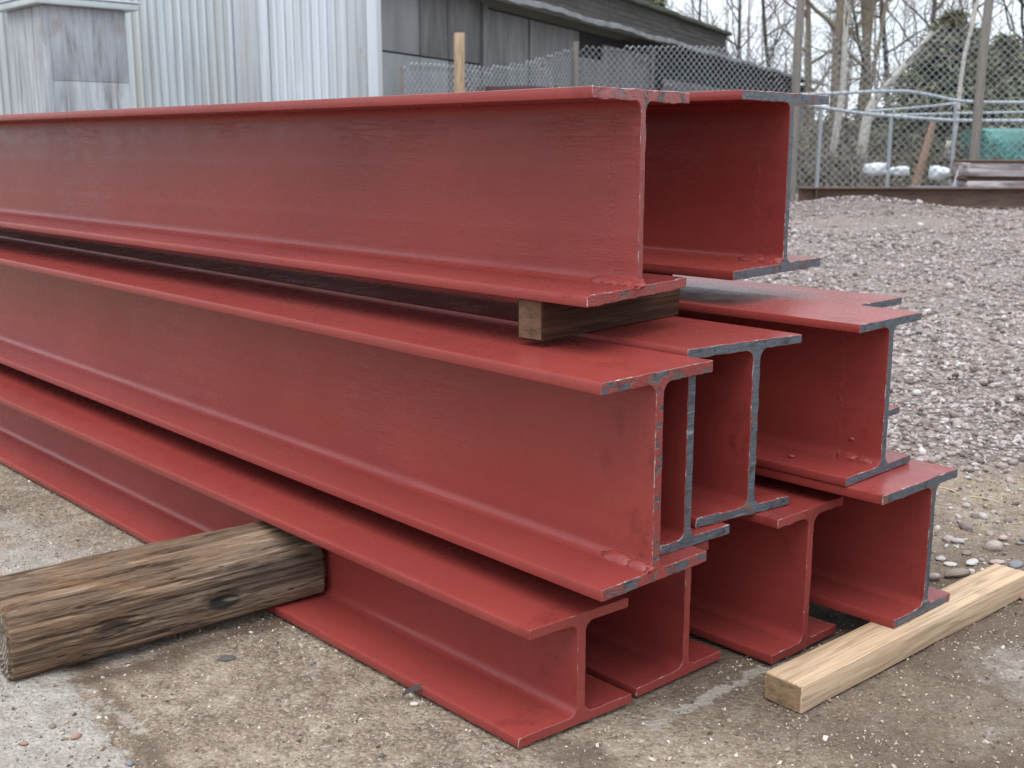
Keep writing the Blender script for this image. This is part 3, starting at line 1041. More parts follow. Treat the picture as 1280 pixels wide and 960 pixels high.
# section in (x: away from camera is negative, z)
sec = np.array([(-0.012, 0.0), (0.001, 0.010), (0.004, 0.055), (0.002, 0.104), (-0.010, 0.122), (-0.045, 0.141), (-0.085, 0.158), (-0.125, 0.170), (-0.150, 0.160), (-0.162, 0.12), (-0.162, 0.05), (-0.150, 0.010), (-0.12, 0.0), (-0.06, 0.0)])
cl = np.concatenate([sec, sec[:1]])
dl = np.r_[0, np.cumsum(np.linalg.norm(np.diff(cl, axis=0), axis=1))]
ns, nl = 220, 340
qs = np.linspace(0, dl[-1], ns, endpoint=False)
pro = np.stack([np.interp(qs, dl, cl[:, 0]), np.interp(qs, dl, cl[:, 1])], -1)
for _ in range(5):
    pro = 0.5 * pro + 0.25 * (np.roll(pro, 1, 0) + np.roll(pro, -1, 0))
tg = np.roll(pro, -1, 0) - np.roll(pro, 1, 0)
no = np.stack([tg[:, 1], -tg[:, 0]], -1)
no /= np.linalg.norm(no, axis=1)[:, None]
yy = np.linspace(0, 1, nl)
G = np.zeros((nl, ns, 3))
G[..., 0] = pro[None, :, 0]
G[..., 2] = pro[None, :, 1] * (1 - 0.10 * yy[:, None])
G[..., 1] = yy[:, None] * llen
wob = 0.5 * vnoise(np.stack([yy * 4, yy * 0, yy * 0], -1), 70)
q3 = np.stack([pro[None, :, 0] * 14 + 0 * yy[:, None], G[..., 1] * 1.5 + 0.3 * wob[:, None], pro[None, :, 1] * 14 + 0 * yy[:, None]], -1)
dsp = 0.0055 * fbm(q3, 71, 3)
q4 = np.stack([pro[None, :, 0] * 90 + 0 * yy[:, None], G[..., 1] * 3.2, pro[None, :, 1] * 90 + 0 * yy[:, None]], -1)
fz = fbm(q4, 72, 3)
top = sstep(pro[:, 1], 0.08, 0.15)[None]
dsp = dsp + (0.0034 + 0.0040 * top) * fz
q5 = np.stack([pro[None, :, 0] * 32 + 0 * yy[:, None], G[..., 1] * 1.1, pro[None, :, 1] * 32 + 0 * yy[:, None]], -1)
crack = np.abs(fbm(q5, 73, 3))
dsp = dsp - 0.008 * (1 - sstep(crack, 0.0, 0.028)) * (0.35 + 0.65 * top)
q6 = np.stack([pro[None, :, 0] * 85 + 0 * yy[:, None], G[..., 1] * 2.6 + 9.0, pro[None, :, 1] * 85 + 0 * yy[:, None]], -1)
crack2 = np.abs(fbm(q6, 74, 3))
gate_ = sstep(vnoise(np.stack([pro[None, :, 0] * 9 + 0 * yy[:, None], G[..., 1] * 5, pro[None, :, 1] * 9 + 0 * yy[:, None]], -1), 75), -0.1, 0.4)
c2_ = (1 - sstep(crack2, 0.0, 0.05)) * gate_
dsp = dsp - 0.0045 * c2_
crk = np.maximum(c2_ * 0.8, (1 - sstep(crack, 0.0, 0.028)) * (0.5 + 0.5 * top))
lift = 0.0245 * yy
keep = sstep(pro[:, 1], 0.0, 0.03)[None]
dsp = dsp * (0.25 + 0.75 * keep)
# knots: a hollow with a raised rim on the near face
front = (no[:, 0] > 0.75)[None]
for (ky, kz, ka, kb) in ((0.64 * llen, 0.062, 0.045, 0.014), (0.30 * llen, 0.065, 0.038, 0.015)):
    rr = np.hypot((G[..., 1] - ky) / ka, (pro[None, :, 1] - kz) / kb)
    dsp = dsp + front * (-0.007 * np.exp(-(rr * 1.3) ** 2) + 0.003 * np.exp(-((rr - 1.2) * 2.4) ** 2))
ends = 1 - sstep(np.minimum(yy, 1 - yy), 0.0, 0.012)
dsp = dsp - 0.007 * ends[:, None]
G[..., 0] += no[None, :, 0] * dsp
G[..., 2] += no[None, :, 1] * dsp + lift[:, None]
G[..., 1] += 0.006 * ends[:, None] * fbm(np.stack([pro[None, :, 0] * 60 + 0 * yy[:, None], 0 * G[..., 1], pro[None, :, 1] * 60 + 0 * yy[:, None]], -1), 77, 3)
G[..., 2] = np.maximum(G[..., 2], lift[:, None] - 0.004)
ids = np.arange(nl * ns).reshape(nl, ns)
nxt = np.roll(ids, -1, 1)
fq = np.stack([ids[:-1], nxt[:-1], nxt[1:], ids[1:]], -1).reshape(-1, 4)

lk = Mat('weathered_log')
lv = lk.obj((1, 1, 1), False)
n1 = lk.noise(lk.scale(lv, (30, 3.4, 30)), 1.0, 6, 0.62, 1.1)
n2 = lk.noise(lk.scale(lv, (130, 7.0, 130)), 1.0, 5, 0.65, 0.6)
n3 = lk.noise(lk.scale(lv, (9, 3.0, 9)), 1.0, 5, 0.65, 0.5)
lc = lk.ramp(n1, (0.30, (0.064, 0.037, 0.022)), (0.44, (0.130, 0.078, 0.047)), (0.58, (0.21, 0.132, 0.080)), (0.72, (0.31, 0.215, 0.145)))
lc = lk.mix(lk.ramp(n3, (0.42, 0.0), (0.62, 0.85)), lc, (0.172, 0.122, 0.090))
lc = lk.mix(lk.ramp(n3, (0.28, 0.6), (0.42, 0.0)), lc, (0.22, 0.115, 0.05))
lc = lk.mix(lk.ramp(n2, (0.38, 0.8), (0.47, 0.0)), lc, (0.035, 0.024, 0.017))
lc = lk.mix(lk.ramp(n2, (0.58, 0.0), (0.64, 0.65)), lc, (0.36, 0.28, 0.20))
sep = lk.n('ShaderNodeSeparateXYZ')
lk.t.links.new(lv, sep.inputs[0])
for (ky, kz, ka, kb, c, a_) in ((0.64 * llen, 0.064, 0.040, 0.014, (0.022, 0.02, 0.02), 0.95), (0.30 * llen, 0.066, 0.036, 0.013, (0.035, 0.03, 0.028), 0.65), (0.665 * llen, 0.066, 0.018, 0.003, (0.36, 0.28, 0.21), 0.35), (0.80 * llen, 0.10, 0.16, 0.03, (0.03, 0.026, 0.024), 0.45)):
    e1 = lk.math('DIVIDE', lk.math('SUBTRACT', sep.outputs['Y'], ky), ka)
    e2 = lk.math('DIVIDE', lk.math('SUBTRACT', sep.outputs['Z'], kz), kb)
    rr = lk.math('ADD', lk.math('MULTIPLY', e1, e1), lk.math('MULTIPLY', e2, e2))
    rr = lk.math('ADD', rr, lk.math('MULTIPLY', lk.math('SUBTRACT', n1, 0.5), 2.2))
    gate = lk.math('GREATER_THAN', sep.outputs['X'], -0.03)
    lc = lk.mix(lk.math('MULTIPLY', lk.math('MULTIPLY', lk.sstep(lk.math('SUBTRACT', 1.2, rr), 0.0, 0.8), gate), a_), lc, c)
lc = lk.mix(lk.math('MULTIPLY', lk.attr('split'), 0.85), lc, (0.028, 0.019, 0.013))
lh = lk.math('MULTIPLY_ADD', n2, 0.8, n1)
M_LOGS = lk.set(lc, 0.85, 0.0, lk.bump(lh, 0.008, 1.0), 0.15)
mesh_np('timber_body', G.reshape(-1, 3), fq, M_LOGS, LG, True, {'split': crk.ravel()})
ek = Mat('old_end_grain')
ev = ek.obj((1, 1, 1), False)
es = ek.n('ShaderNodeVectorMath', operation='ADD')
es.inputs[1].default_value = (0.08, 0, -0.085)
ek.t.links.new(ev, es.inputs[0])
ew = ek.n('ShaderNodeTexWave', wave_type='RINGS', rings_direction='Y')
ek.t.links.new(ek.scale(es.outputs[0], (1, 0.01, 1)), ew.inputs['Vector'])
ew.inputs['Scale'].default_value = 30
ew.inputs['Distortion'].default_value = 3.5
ew.inputs['Detail'].default_value = 3
ec = ek.ramp(ew.outputs['Fac'], (0.2, (0.12, 0.09, 0.065)), (0.8, (0.30, 0.245, 0.19)))
ec = ek.mix(ek.ramp(ek.noise(ev, 26, 5, 0.7), (0.4, 0.85), (0.55, 0.0)), ec, (0.04, 0.03, 0.025))
M_ENDG = ek.set(ec, 0.9, 0.0, ek.bump(ew.outputs['Fac'], 0.004, 0.8))
for k, yv in ((0, 0.004), (nl - 1, llen - 0.004)):
    rim_ = G[k]
    cen = rim_.mean(0)
    rings = [cen + (rim_ - cen) * a_ for a_ in (1.0, 0.75, 0.5, 0.25)]
    vv = []
    for j, rg in enumerate(rings):
        rg = rg.copy()
        if j:
            rg[:, 1] += 0.004 * fbm(np.c_[rg[:, 0] * 60, rg[:, 1] * 0, rg[:, 2] * 60], 80, 3)
        vv += list(rg)
    vv.append(cen)
    ff = []
    for j in range(3):
        for i in range(ns):
            a0, b0 = j * ns + i, j * ns + (i + 1) % ns
            ff.append((a0, a0 + ns, b0 + ns, b0) if k == 0 else (a0, b0, b0 + ns, a0 + ns))
    for i in range(ns):
        a0, b0 = 3 * ns + i, 3 * ns + (i + 1) % ns
        ff.append((a0, 4 * ns, b0) if k == 0 else (a0, b0, 4 * ns))
    mesh('end_grain', vv, ff, M_ENDG, LG, 180)

# ------------------------------------------------------------------ corrugated sheet building and the box in front of it
WALL_Y = 9.5


def sheet_mat(name, base, tan=0.5):
    k = Mat(name)
    v = k.obj((1, 1, 1), False)
    st = k.noise(k.scale(v, (7, 7, 0.35)), 1.0, 5, 0.6, 0.3)
    st2 = k.noise(k.scale(v, (40, 40, 0.9)), 1.0, 4, 0.6)
    c = k.mix(k.ramp(st, (0.42, 0.0), (0.68, tan)), base, (0.40, 0.365, 0.30))
    c = k.mix(k.ramp(st2, (0.34, 0.5), (0.48, 0.0)), c, tuple(q * 0.5 for q in base))
    c = k.mix(k.ramp(k.noise(k.scale(v, (3, 3, 1.6)), 2.0, 4, 0.7), (0.66, 0.0), (0.74, 0.7)), c, (0.36, 0.24, 0.11))
    return k.set(c, 0.5, 0.15, k.bump(st2, 0.002, 0.4))


M_SHEET = sheet_mat('corrugated_sheet', (0.49, 0.54, 0.57), 0.5)
M_SHEET2 = sheet_mat('newer_corrugated_sheet', (0.57, 0.62, 0.66), 0.3)
M_FLATS = sheet_mat('flat_zinc', (0.44, 0.475, 0.50), 0.3)
cb = empty('corrugated_building', (at(240, 180, WALL_Y)[0], WALL_Y, 0), 'pale grey corrugated metal building with streaked ribbed sheets', 'building')


def X_at(x, Y):
    return at(x, 180, Y)[0] - cb.location[0]


def rib_sheet(x0, x1, z0, z1, pitch, depth, mat, seed, flip=1):
    xs, zs = [], []
    rng = np.random.default_rng(seed)
    x = x0
    while x < x1 - pitch * 0.5:
        p = pitch * rng.uniform(0.94, 1.06)
        for fr, dd in ((0.0, 0), (0.42, 0), (0.52, 1), (0.88, 1)):
            xs.append(x + p * fr)
            zs.append(dd * depth * rng.uniform(0.85, 1.1))
        x += p
    xs.append(x1)
    zs.append(0)
    n = len(xs)
    vv = [(xs[i], -zs[i], z0) for i in range(n)] + [(xs[i], -zs[i], z1) for i in range(n)]
    vv += [(xs[i], -zs[i] + 0.004, z0) for i in range(n)] + [(xs[i], -zs[i] + 0.004, z1) for i in range(n)]
    ff = [(i, i + 1, n + i + 1, n + i) for i in range(n - 1)] + [(2 * n + i + 1, 2 * n + i, 3 * n + i, 3 * n + i + 1) for i in range(n - 1)]
    return mesh('corrugated_sheet', vv, ff, mat, cb)


ZT = 4.6
box('wall_core', (X_at(-420, WALL_Y), X_at(470, WALL_Y) - 0.05, 0.06, 0.30, -0.05, ZT - 0.02), M_FLATS, cb)
rib_sheet(X_at(-420, WALL_Y), X_at(40, WALL_Y), 0.02, ZT, 0.066, 0.020, M_SHEET, 1)
rib_sheet(X_at(40, WALL_Y) + 0.003, X_at(206, WALL_Y), 0.02, ZT, 0.062, 0.020, M_SHEET, 2)
rib_sheet(X_at(206, WALL_Y) + 0.003, X_at(299, WALL_Y), 0.02, ZT, 0.066, 0.022, M_SHEET, 3)
box('flat_sheet', (X_at(299, WALL_Y) + 0.003, X_at(331, WALL_Y), -0.012, 0.02, 0.02, ZT), M_FLATS, cb, 0.002)
box('cover_strip', (X_at(331, WALL_Y), X_at(342, WALL_Y), -0.035, 0.02, 0.02, ZT), M_SHEET2, cb, 0.006)
rib_sheet(X_at(342, WALL_Y) + 0.003, X_at(394, WALL_Y), 0.02, ZT, 0.064, 0.016, M_SHEET2, 4)
rib_sheet(X_at(394, WALL_Y) + 0.003, X_at(438, WALL_Y), 0.02, ZT, 0.064, 0.020, M_SHEET2, 5)
box('flat_sheet', (X_at(438, WALL_Y) + 0.003, X_at(462, WALL_Y), -0.010, 0.02, 0.02, ZT), M_FLATS, cb, 0.002)
box('corner_trim', (X_at(462, WALL_Y) + 0.003, X_at(475, WALL_Y), -0.04, 0.305, 0.02, ZT), M_SHEET2, cb, 0.008)

hk = Mat('weathered_white_board')
hv = hk.obj((1, 1, 1), False)
h1 = hk.noise(hk.scale(hv, (16, 16, 1.5)), 1.0, 6, 0.66, 0.8)
h2 = hk.noise(hv, 5, 5, 0.6)
hc = hk.ramp(h1, (0.30, (0.13, 0.13, 0.13)), (0.44, (0.285, 0.30, 0.315)), (0.58, (0.385, 0.41, 0.43)), (0.78, (0.47, 0.50, 0.52)))
hc = hk.mix(hk.ramp(h2, (0.55, 0.0), (0.75, 0.75)), hc, (0.27, 0.215, 0.17))
M_BOARD = hk.set(hc, 0.8, 0.0, hk.bump(h1, 0.004, 0.6))
hb_c = at(66, 180, 7.6)
hb = empty('vent_box', (hb_c[0], hb_c[1], 0), 'weathered whitish plywood box with sloping pale metal cap against the corrugated wall', 'box', None, math.atan2(V[1], V[0]))
# local x runs along V, local y along U
WB, DB, HB = 0.55, 0.62, 1.86
for z0_, z1_ in ((0.0, 1.398), (1.4005, HB)):
    box('board', (0, WB, 0.0, 0.02, z0_, z1_), M_BOARD, hb, 0.001)
xb = 0.022
for w in (0.15, 0.12, 0.16, 0.14):
    box('board', (-0.002, 0.018, xb, xb + w - 0.006, 0.0, HB), M_BOARD, hb, 0.002)
    xb += w
box('board', (WB - 0.02, WB + 0.002, 0.022, DB, 0.0, HB), M_BOARD, hb, 0.002)
box('board', (0.02, WB - 0.022, DB - 0.02, DB, 0.0, HB), M_BOARD, hb, 0.002)
box('batten', (-0.006, 0.03, -0.010, 0.018, 0.0, HB - 0.002), M_BOARD, hb, 0.003)
M_CAP = simple('cap_metal', (0.52, 0.58, 0.585), 0.45, 0.2, 0.15)
box('cap', (-0.06, WB + 0.07, -0.06, DB + 0.05, HB + 0.003, HB + 0.045), M_CAP, hb, 0.006)
box('cap_lip', (-0.07, WB + 0.08, -0.07, DB + 0.06, HB + 0.047, HB + 0.058), M_CAP, hb, 0.003)

# ------------------------------------------------------------------ dark shed
dn = at(1300, 180, 10.0) - EYE
dn[2] = 0
SD = dn / np.linalg.norm(dn)                # along the shed wall, away
SN = np.array([SD[1], -SD[0], 0])            # out of the wall, towards the camera side
A0 = at(640, 180, 20.0)
A0[2] = 0


def on_shed(x, y, off=0.0):
    p = onplane(x, y, A0 + SN * off, SN)
    return (p - A0) @ SD, p[2]


sh = empty('shed', A0, 'long dark grey board shed with pale gutter and mossy roof edge', 'shed', None, math.atan2(SD[1], SD[0]))
# local x along the wall, local -y outwards (SN = -y local)
dk = Mat('dark_boards')
dv = dk.obj((1, 1, 1), True)
d1 = dk.noise(dk.scale(dv, (3, 3, 0.5)), 2.0, 5, 0.6)
d2_ = dk.noise(dk.scale(dv, (30, 30, 1.2)), 1.0, 4, 0.6)
dc = dk.ramp(d1, (0.3, (0.105, 0.10, 0.097)), (0.55, (0.165, 0.16, 0.155)), (0.75, (0.22, 0.215, 0.205)))
dc = dk.mix(dk.ramp(d2_, (0.36, 0.5), (0.5, 0.0)), dc, (0.06, 0.055, 0.05))
M_SHED = dk.set(dc, 0.85, 0.0, dk.bump(d2_, 0.004, 0.5))
M_SHEDL = simple('grey_shed_panel', (0.24, 0.245, 0.245), 0.8, 0, 0.25, 3.0, 0.003, 30, (1, 1, 0.3))
M_SHEDH = wood_mat('shed_boards', (0.055, 0.048, 0.044), (0.105, 0.095, 0.088), (0.15, 0.14, 0.13), 0, 0.3, 0.004)
M_BLACK = simple('shade_black', (0.012, 0.012, 0.014), 0.9)  # near-black colour stands for the shade inside the shed
M_GUT = simple('gutter_metal', (0.23, 0.235, 0.235), 0.6, 0.1, 0.35, 3)
M_ROOF = simple('mossy_roof', (0.075, 0.078, 0.06), 0.95, 0, 0.5, 6, 0.02, 20, (1, 1, 1), (0.04, 0.06, 0.025))
M_POSTW = simple('brown_post', (0.17, 0.13, 0.10), 0.9, 0, 0.35, 8, 0.004, 40, (8, 8, 0.6))
gx0, gz = on_shed(640, 6)
gx0 = on_shed(430, 180)[0]
gx1 = on_shed(820, 54)[0]
gx2 = on_shed(1022, 100)[0]
GZT = 0.5 * (on_shed(640, 6)[1] + on_shed(820, 54)[1])
top_z = 0.5 * (on_shed(800, 7)[1] + on_shed(908, 44)[1])
ux1 = on_shed(910, 60)[0]
box('light_block', (gx0, gx2, 0.12, 0.30, 0, GZT - 0.1), M_BLACK, sh)  # added inner box that blocks light behind the panels, painted as dark shade
edges = [gx0] + [on_shed(x, 100)[0] for x in (524, 559, 600)]
for i in range(len(edges) - 1):
    zs = on_shed(500, 67)[1]
    box('wall_panel', (edges[i] + 0.012, edges[i + 1] - 0.012, -0.02, 0.03, zs + 0.012, GZT - 0.02), M_SHED if i != 0 else M_SHEDL, sh, 0.006)
    box('wall_panel', (edges[i] + 0.012, edges[i + 1] - 0.012, -0.03, 0.03, 0, zs - 0.012), M_SHEDL if i < 2 else M_SHED, sh, 0.006)
xa = on_shed(602, 100)[0]
xs_ = [xa] + [on_shed(x, 90)[0] for x in (660, 723)]
for i in range(2):
    box('wall_panel', (xs_[i] + 0.07, xs_[i + 1] - 0.01, -0.01, 0.03, 0, GZT - 0.16), M_SHED, sh, 0.006)
for x in (602, 812):
    q = on_shed(x, 90)[0]
    box('timber_post', (q - 0.09, q + 0.09, -0.08, 0.06, 0, GZT - 0.1), M_SHED, sh, 0.01)
q0, q1 = on_shed(753, 60)[0], on_shed(812, 60)[0]
box('wall_panel', (q0, q1, -0.01, 0.03, 0, GZT - 0.3), M_SHED, sh, 0.006)
q0, q1 = on_shed(727, 60)[0], on_shed(752, 60)[0]
box('wall_panel', (q0 - 0.2, q1 + 0.1, -0.02, 0.03, 0, GZT - 0.62), M_SHED, sh, 0.006)
q0 = on_shed(830, 60)[0]
box('wall_panel', (q0, gx2 - 0.2, 0.0, 0.03, 0, GZT - 0.75), M_SHED, sh, 0.006)
# pale ribbed eave that hangs out over the wall
ev_n = 46
evs = np.linspace(gx0, gx2, ev_n * 2)
vv, ff = [], []
for i, x in enumerate(evs):
    b = 0.018 if i % 2 else 0.0
    sag = 0.02 * math.sin(x * 1.7)
    vv += [(x, -0.42, GZT - 0.055 + sag + b), (x, -0.42, GZT + 0.03 + sag + b), (x, 0.30, GZT + 0.20), (x, 0.30, GZT + 0.10)]
for i in range(len(evs) - 1):
    for k in range(4):
        a, b = i * 4 + k, i * 4 + (k + 1) % 4
        ff.append((a, b, b + 4, a + 4))
mesh('eave', vv, ff, M_GUT, sh)
# raised band of boards above the eave and the roof over it
zb = GZT + 0.16
nb = 5
hb_h = (top_z - zb) / nb
cuts = [gx0 - 0.5, on_shed(690, 20)[0], on_shed(764, 20)[0], on_shed(840, 40)[0], ux1]
for a, b in zip(cuts[:-1], cuts[1:]):
    for r_ in range(nb):
        box('board', (a + 0.01, b - 0.01, 0.05 + 0.002 * (r_ % 2), 0.09, zb + r_ * hb_h + 0.002, zb + (r_ + 1) * hb_h - 0.002), M_SHEDH, sh, 0.004)
box('gable_wall', (ux1 - 0.04, ux1, 0.1, 3.2, GZT - 0.2, top_z), M_SHEDH, sh)
box('roof', (gx0 - 0.6, ux1 + 0.10, -0.10, 3.4, top_z + 0.003, top_z + 0.10), M_ROOF, sh, 0.02, None, 0.02, 3, 2, 60)
q1 = on_shed(905, 60)[0]
box('roof', (q1, gx2 + 0.3, 0.31, 2.6, GZT + 0.13, GZT + 0.25), M_ROOF, sh, 0.02, None, 0.015, 4, 2, 40)

# dark board pile seen low through the fence
pp = at(668, 180, 16.8)
bp = empty('board_pile', (pp[0], pp[1], 0), 'dark reddish pile of boards below the shed wall behind the fence', 'board pile', None, RAD(62))
M_DKRED = simple('dark_red_boards', (0.075, 0.045, 0.045), 0.8, 0, 0.4, 6, 0.004, 30, (0.6, 6, 6))
for i in range(11):
    sz = RNG.uniform(-0.04, 0.04)
    box('board', (-0.95 + sz, 1.5 + sz, -0.4, 0.4, 0.15 + i * 0.148, 0.15 + i * 0.148 + 0.134), M_DKRED, bp, 0.008)

# ------------------------------------------------------------------ wooden stake
M_STAKE = wood_mat('stake_wood', (0.30, 0.20, 0.11), (0.50, 0.365, 0.235), (0.60, 0.47, 0.33), 2, 0.5, 0.003)
sq = at(573, 180, 11.5)
sz = at(573, 41, 11.5)[2]
st = box('wooden_stake', (-0.045, 0.045, -0.045, 0.045, -0.2, sz), M_STAKE, None, 0.006, None, 0.004, 3, 2, 12)
st.location = (sq[0], sq[1], 0)
st.rotation_euler = (0, RAD(0.6), RAD(12))
tag(st, 'pale sawn wooden stake standing upright before the dark shed', 'stake')

# ------------------------------------------------------------------ chain link fence
FP = [(505, 14.6), (720, 18.2), (990, 20.2), (1218, 19.9), (1400, 19.2)]
fpts = [at(x, 180, Y)[:2] for x, Y in FP]
fl_ = np.r_[0, np.cumsum([np.linalg.norm(b - a) for a, b in zip(fpts[:-1], fpts[1:])])]
fpx = np.array([f[0] for f in FP], float)
TOPX = [(505, 78), (560, 80), (600, 79), (640, 75), (680, 67), (722, 57), (780, 54), (850, 55), (900, 58), (950, 54), (990, 42), (1040, 44), (1100, 40), (1170, 30), (1235, 18), (1300, 16), (1400, 16)]
_fx = np.array([p[0] for p in fpts])
_fy = np.array([p[1] for p in fpts])


def fence_xy(l):
    return np.interp(l, fl_, _fx), np.interp(l, fl_, _fy)


tx = []
for x, y in TOPX:
    Y = np.interp(x, fpx, [f[1] for f in FP])
    l = np.interp(x, fpx, fl_)
    tx.append((l, at(x, y, Y)[2]))
tl_, tz_ = np.array(tx).T
fence = empty('chain_link_fence', (fpts[0][0], fpts[0][1], 0), 'tall galvanised chain link fence, its top edge sagging between posts', 'fence')
fo = np.array([fpts[0][0], fpts[0][1], 0])
M_WIRE = simple('galvanised_wire', (0.38, 0.40, 0.415), 0.45, 0.5, 0.2)
half = 0.064
lines = []
panels = [(fl_[0], fl_[1], 0.048), (fl_[1], fl_[2], 0.056), (fl_[2], fl_[-1], 0.064)]
for l0_, l1_, half in panels:
  for j in range(int((l1_ - l0_) / half)):
      k = np.arange(0, 110)
      x = l0_ + (j + (k + j) % 2) * half
      z = 0.06 + k * half
      ztop = np.interp(l0_ + j * half, tl_, tz_)
      ok = z < ztop
      x, z = x[ok], z[ok]
      X, Y = fence_xy(np.clip(x, 0, fl_[-1]))
      bulge = 0.05 * np.sin(x * 1.3 + z * 1.7) + 0.006 * np.where((k[ok] % 2) == 0, 1, -1)
      sag = 0.02 * np.sin(x * 2.1)
      lines.append((np.c_[X, Y + bulge, z + sag * z / 2] - fo, np.full(len(x), 0.0045 + half * 0.042)))
w = tubes('wire_mesh', lines, M_WIRE, fence, 4)
w['kind'] = 'stuff'
M_FPOST = simple('grey_brown_post', (0.20, 0.18, 0.16), 0.9, 0, 0.35, 8, 0.004, 40, (8, 8, 0.6))
for x, ytop, rr in ((505, 84, 0.03), (720, 52, 0.05), (991, -40, 0.075), (1219, -30, 0.08)):
    Y = np.interp(x, fpx, [f[1] for f in FP]) - 0.13
    p = at(x, 180, Y)
    zt = at(x, ytop, Y)[2]
    z = np.linspace(-0.2, zt, 14)
    rng = np.random.default_rng(int(x))
    P = np.c_[p[0] + 0.02 * np.cumsum(rng.normal(size=14)) * 0.3 + (z - 1) * (0.012 if x > 1200 else 0), np.full(14, p[1]), z] - fo
    o = tubes('post', [(P, rr * (1.05 - 0.15 * z / max(zt, 1)))], M_FPOST, fence, 10)

# grey pipe railing behind the fence
M_PIPE = simple('grey_pipe', (0.36, 0.40, 0.43), 0.5, 0.3, 0.2)
RY = 21.6
rp = at(1113, 180, RY)
rl = empty('pipe_railing', (rp[0], rp[1], 0), 'grey pipe railing with bent double rails behind the chain link', 'railing')
ro_ = np.array([rp[0], rp[1], 0])


def rail(pix, Y0, Y1, r, nm='rail'):
    n = len(pix)
    P = np.array([at(x, y, Y0 + (Y1 - Y0) * i / (n - 1)) for i, (x, y) in enumerate(pix)]) - ro_
    u = np.linspace(0, n - 1, n * 6)
    k = np.arange(n)
    Q = np.stack([np.interp(u, k, P[:, i]) for i in range(3)], -1)
    for _ in range(3):
        Q[1:-1] = 0.5 * Q[1:-1] + 0.25 * (Q[2:] + Q[:-2])
    return tubes(nm, [(Q, np.full(len(Q), r))], M_PIPE, rl, 8)


rail([(985, 119), (1040, 117), (1100, 114), (1135, 114), (1165, 119), (1195, 126), (1230, 128), (1330, 128)], RY, RY + 0.6, 0.030)
rail([(970, 128), (1010, 131), (1030, 135), (1070, 141), (1110, 145), (1190, 151), (1330, 151)], RY, RY, 0.033)
rail([(1085, 139), (1130, 136), (1170, 132), (1197, 129)], RY + 0.6, RY + 0.3, 0.024)
rail([(1110, 144), (1190, 142), (1240, 141), (1330, 139)], RY + 0.05, RY + 0.5, 0.024)
for x, x2, y in ((1027, 1020, 137), (1114, 1108, 146), (1195, 1187, 130)):
    a, b = at(x, y, RY), at(x2, 245, RY)
    b[2] = -0.05
    tubes('upright', [(np.linspace(a, b, 5) - ro_, np.full(5, 0.036))], M_PIPE, rl, 8)

# ------------------------------------------------------------------ rusty girder lying beyond the gravel, and the things behind it
M_RUST = simple('rusty_steel', (0.12, 0.075, 0.056), 0.85, 0.1, 0.4, 9, 0.004, 60, (0.4, 3, 3), (0.045, 0.030, 0.026))
ga = onz(997, 258, 0.06)
gb = np.array([13.0, ga[1] - 0.35, 0.06])
rg_dir = gb - ga
rg_len = float(np.linalg.norm(rg_dir))
rg = empty('rusty_girder', ga, 'rusty brown girder lying flat along the far edge of the gravel', 'steel girder', None, math.atan2(rg_dir[1], rg_dir[0]))
box('flange', (0, rg_len, -0.11, 0.11, 0, 0.018), M_RUST, rg, 0.004)
box('web', (0, rg_len, -0.012, 0.012, 0.0185, 0.2695), M_RUST, rg)
box('flange', (0, rg_len, -0.11, 0.11, 0.27, 0.29), M_RUST, rg, 0.004)
box('stiffener', (0.25, 0.265, -0.10, -0.0125, 0.019, 0.269), M_RUST, rg)
bl_ = box('bearing_block', (-0.3, 0.3, -0.12, 0.12, -0.07, 0.058), M_POSTW, None, 0.01)
bl_.location = (ga[0] + 4.0, ga[1] - 0.13, 0)
tag(bl_, 'timber block under the rusty girder near the picture edge', 'wood block')

# wrapped brown bundle
bq = at(1196, 232, 18.75)
bd = empty('wrapped_bundle', (bq[0], bq[1], 0.20), 'brown stack of planks under glossy film behind rusty girder', 'plank stack', None, RAD(-3))
M_FILM = Mat('dusty_film')
fv = M_FILM.obj((1, 1, 1), False)
fc = M_FILM.ramp(M_FILM.noise(M_FILM.scale(fv, (0.9, 3, 9)), 1.0, 5, 0.6, 0.8), (0.30, (0.09, 0.055, 0.052)), (0.46, (0.20, 0.15, 0.145)), (0.60, (0.46, 0.43, 0.44)))
M_FILM = M_FILM.set(fc, 0.3, 0.0, M_FILM.bump(M_FILM.noise(fv, 9, 4), 0.03, 0.6))
M_BRN = wood_mat('brown_planks', (0.05, 0.03, 0.02), (0.12, 0.075, 0.05), (0.2, 0.13, 0.09), 0, 0.3, 0.004)
zz = 0.0
for hgt, mt, ov in ((0.10, M_BRN, 0.0), (0.14, M_FILM, 0.04), (0.06, M_BRN, 0.0), (0.22, M_FILM, 0.03), (0.04, M_BRN, 0.06)):
    box('plank', (ov * 0.6, 3.4, -0.4 - ov, 0.4, zz, zz + hgt - 0.006), mt, bd, 0.012, None, 0.006, int(zz * 100), 2, 20)
    zz += hgt
tq = at(1136, 236, 18.6)
M_GREYP = simple('grey_board', (0.115, 0.115, 0.13), 0.75, 0, 0.3, 6)
gp = empty('grey_board_stack', (tq[0], tq[1], 0.2), 'low stack of dark grey boards against the wrapped bundle', 'board stack')
for i in range(3):
    box('board', (0.02 * i, 0.78, -0.2, 0.3, i * 0.048, i * 0.048 + 0.044), M_GREYP, gp, 0.004)
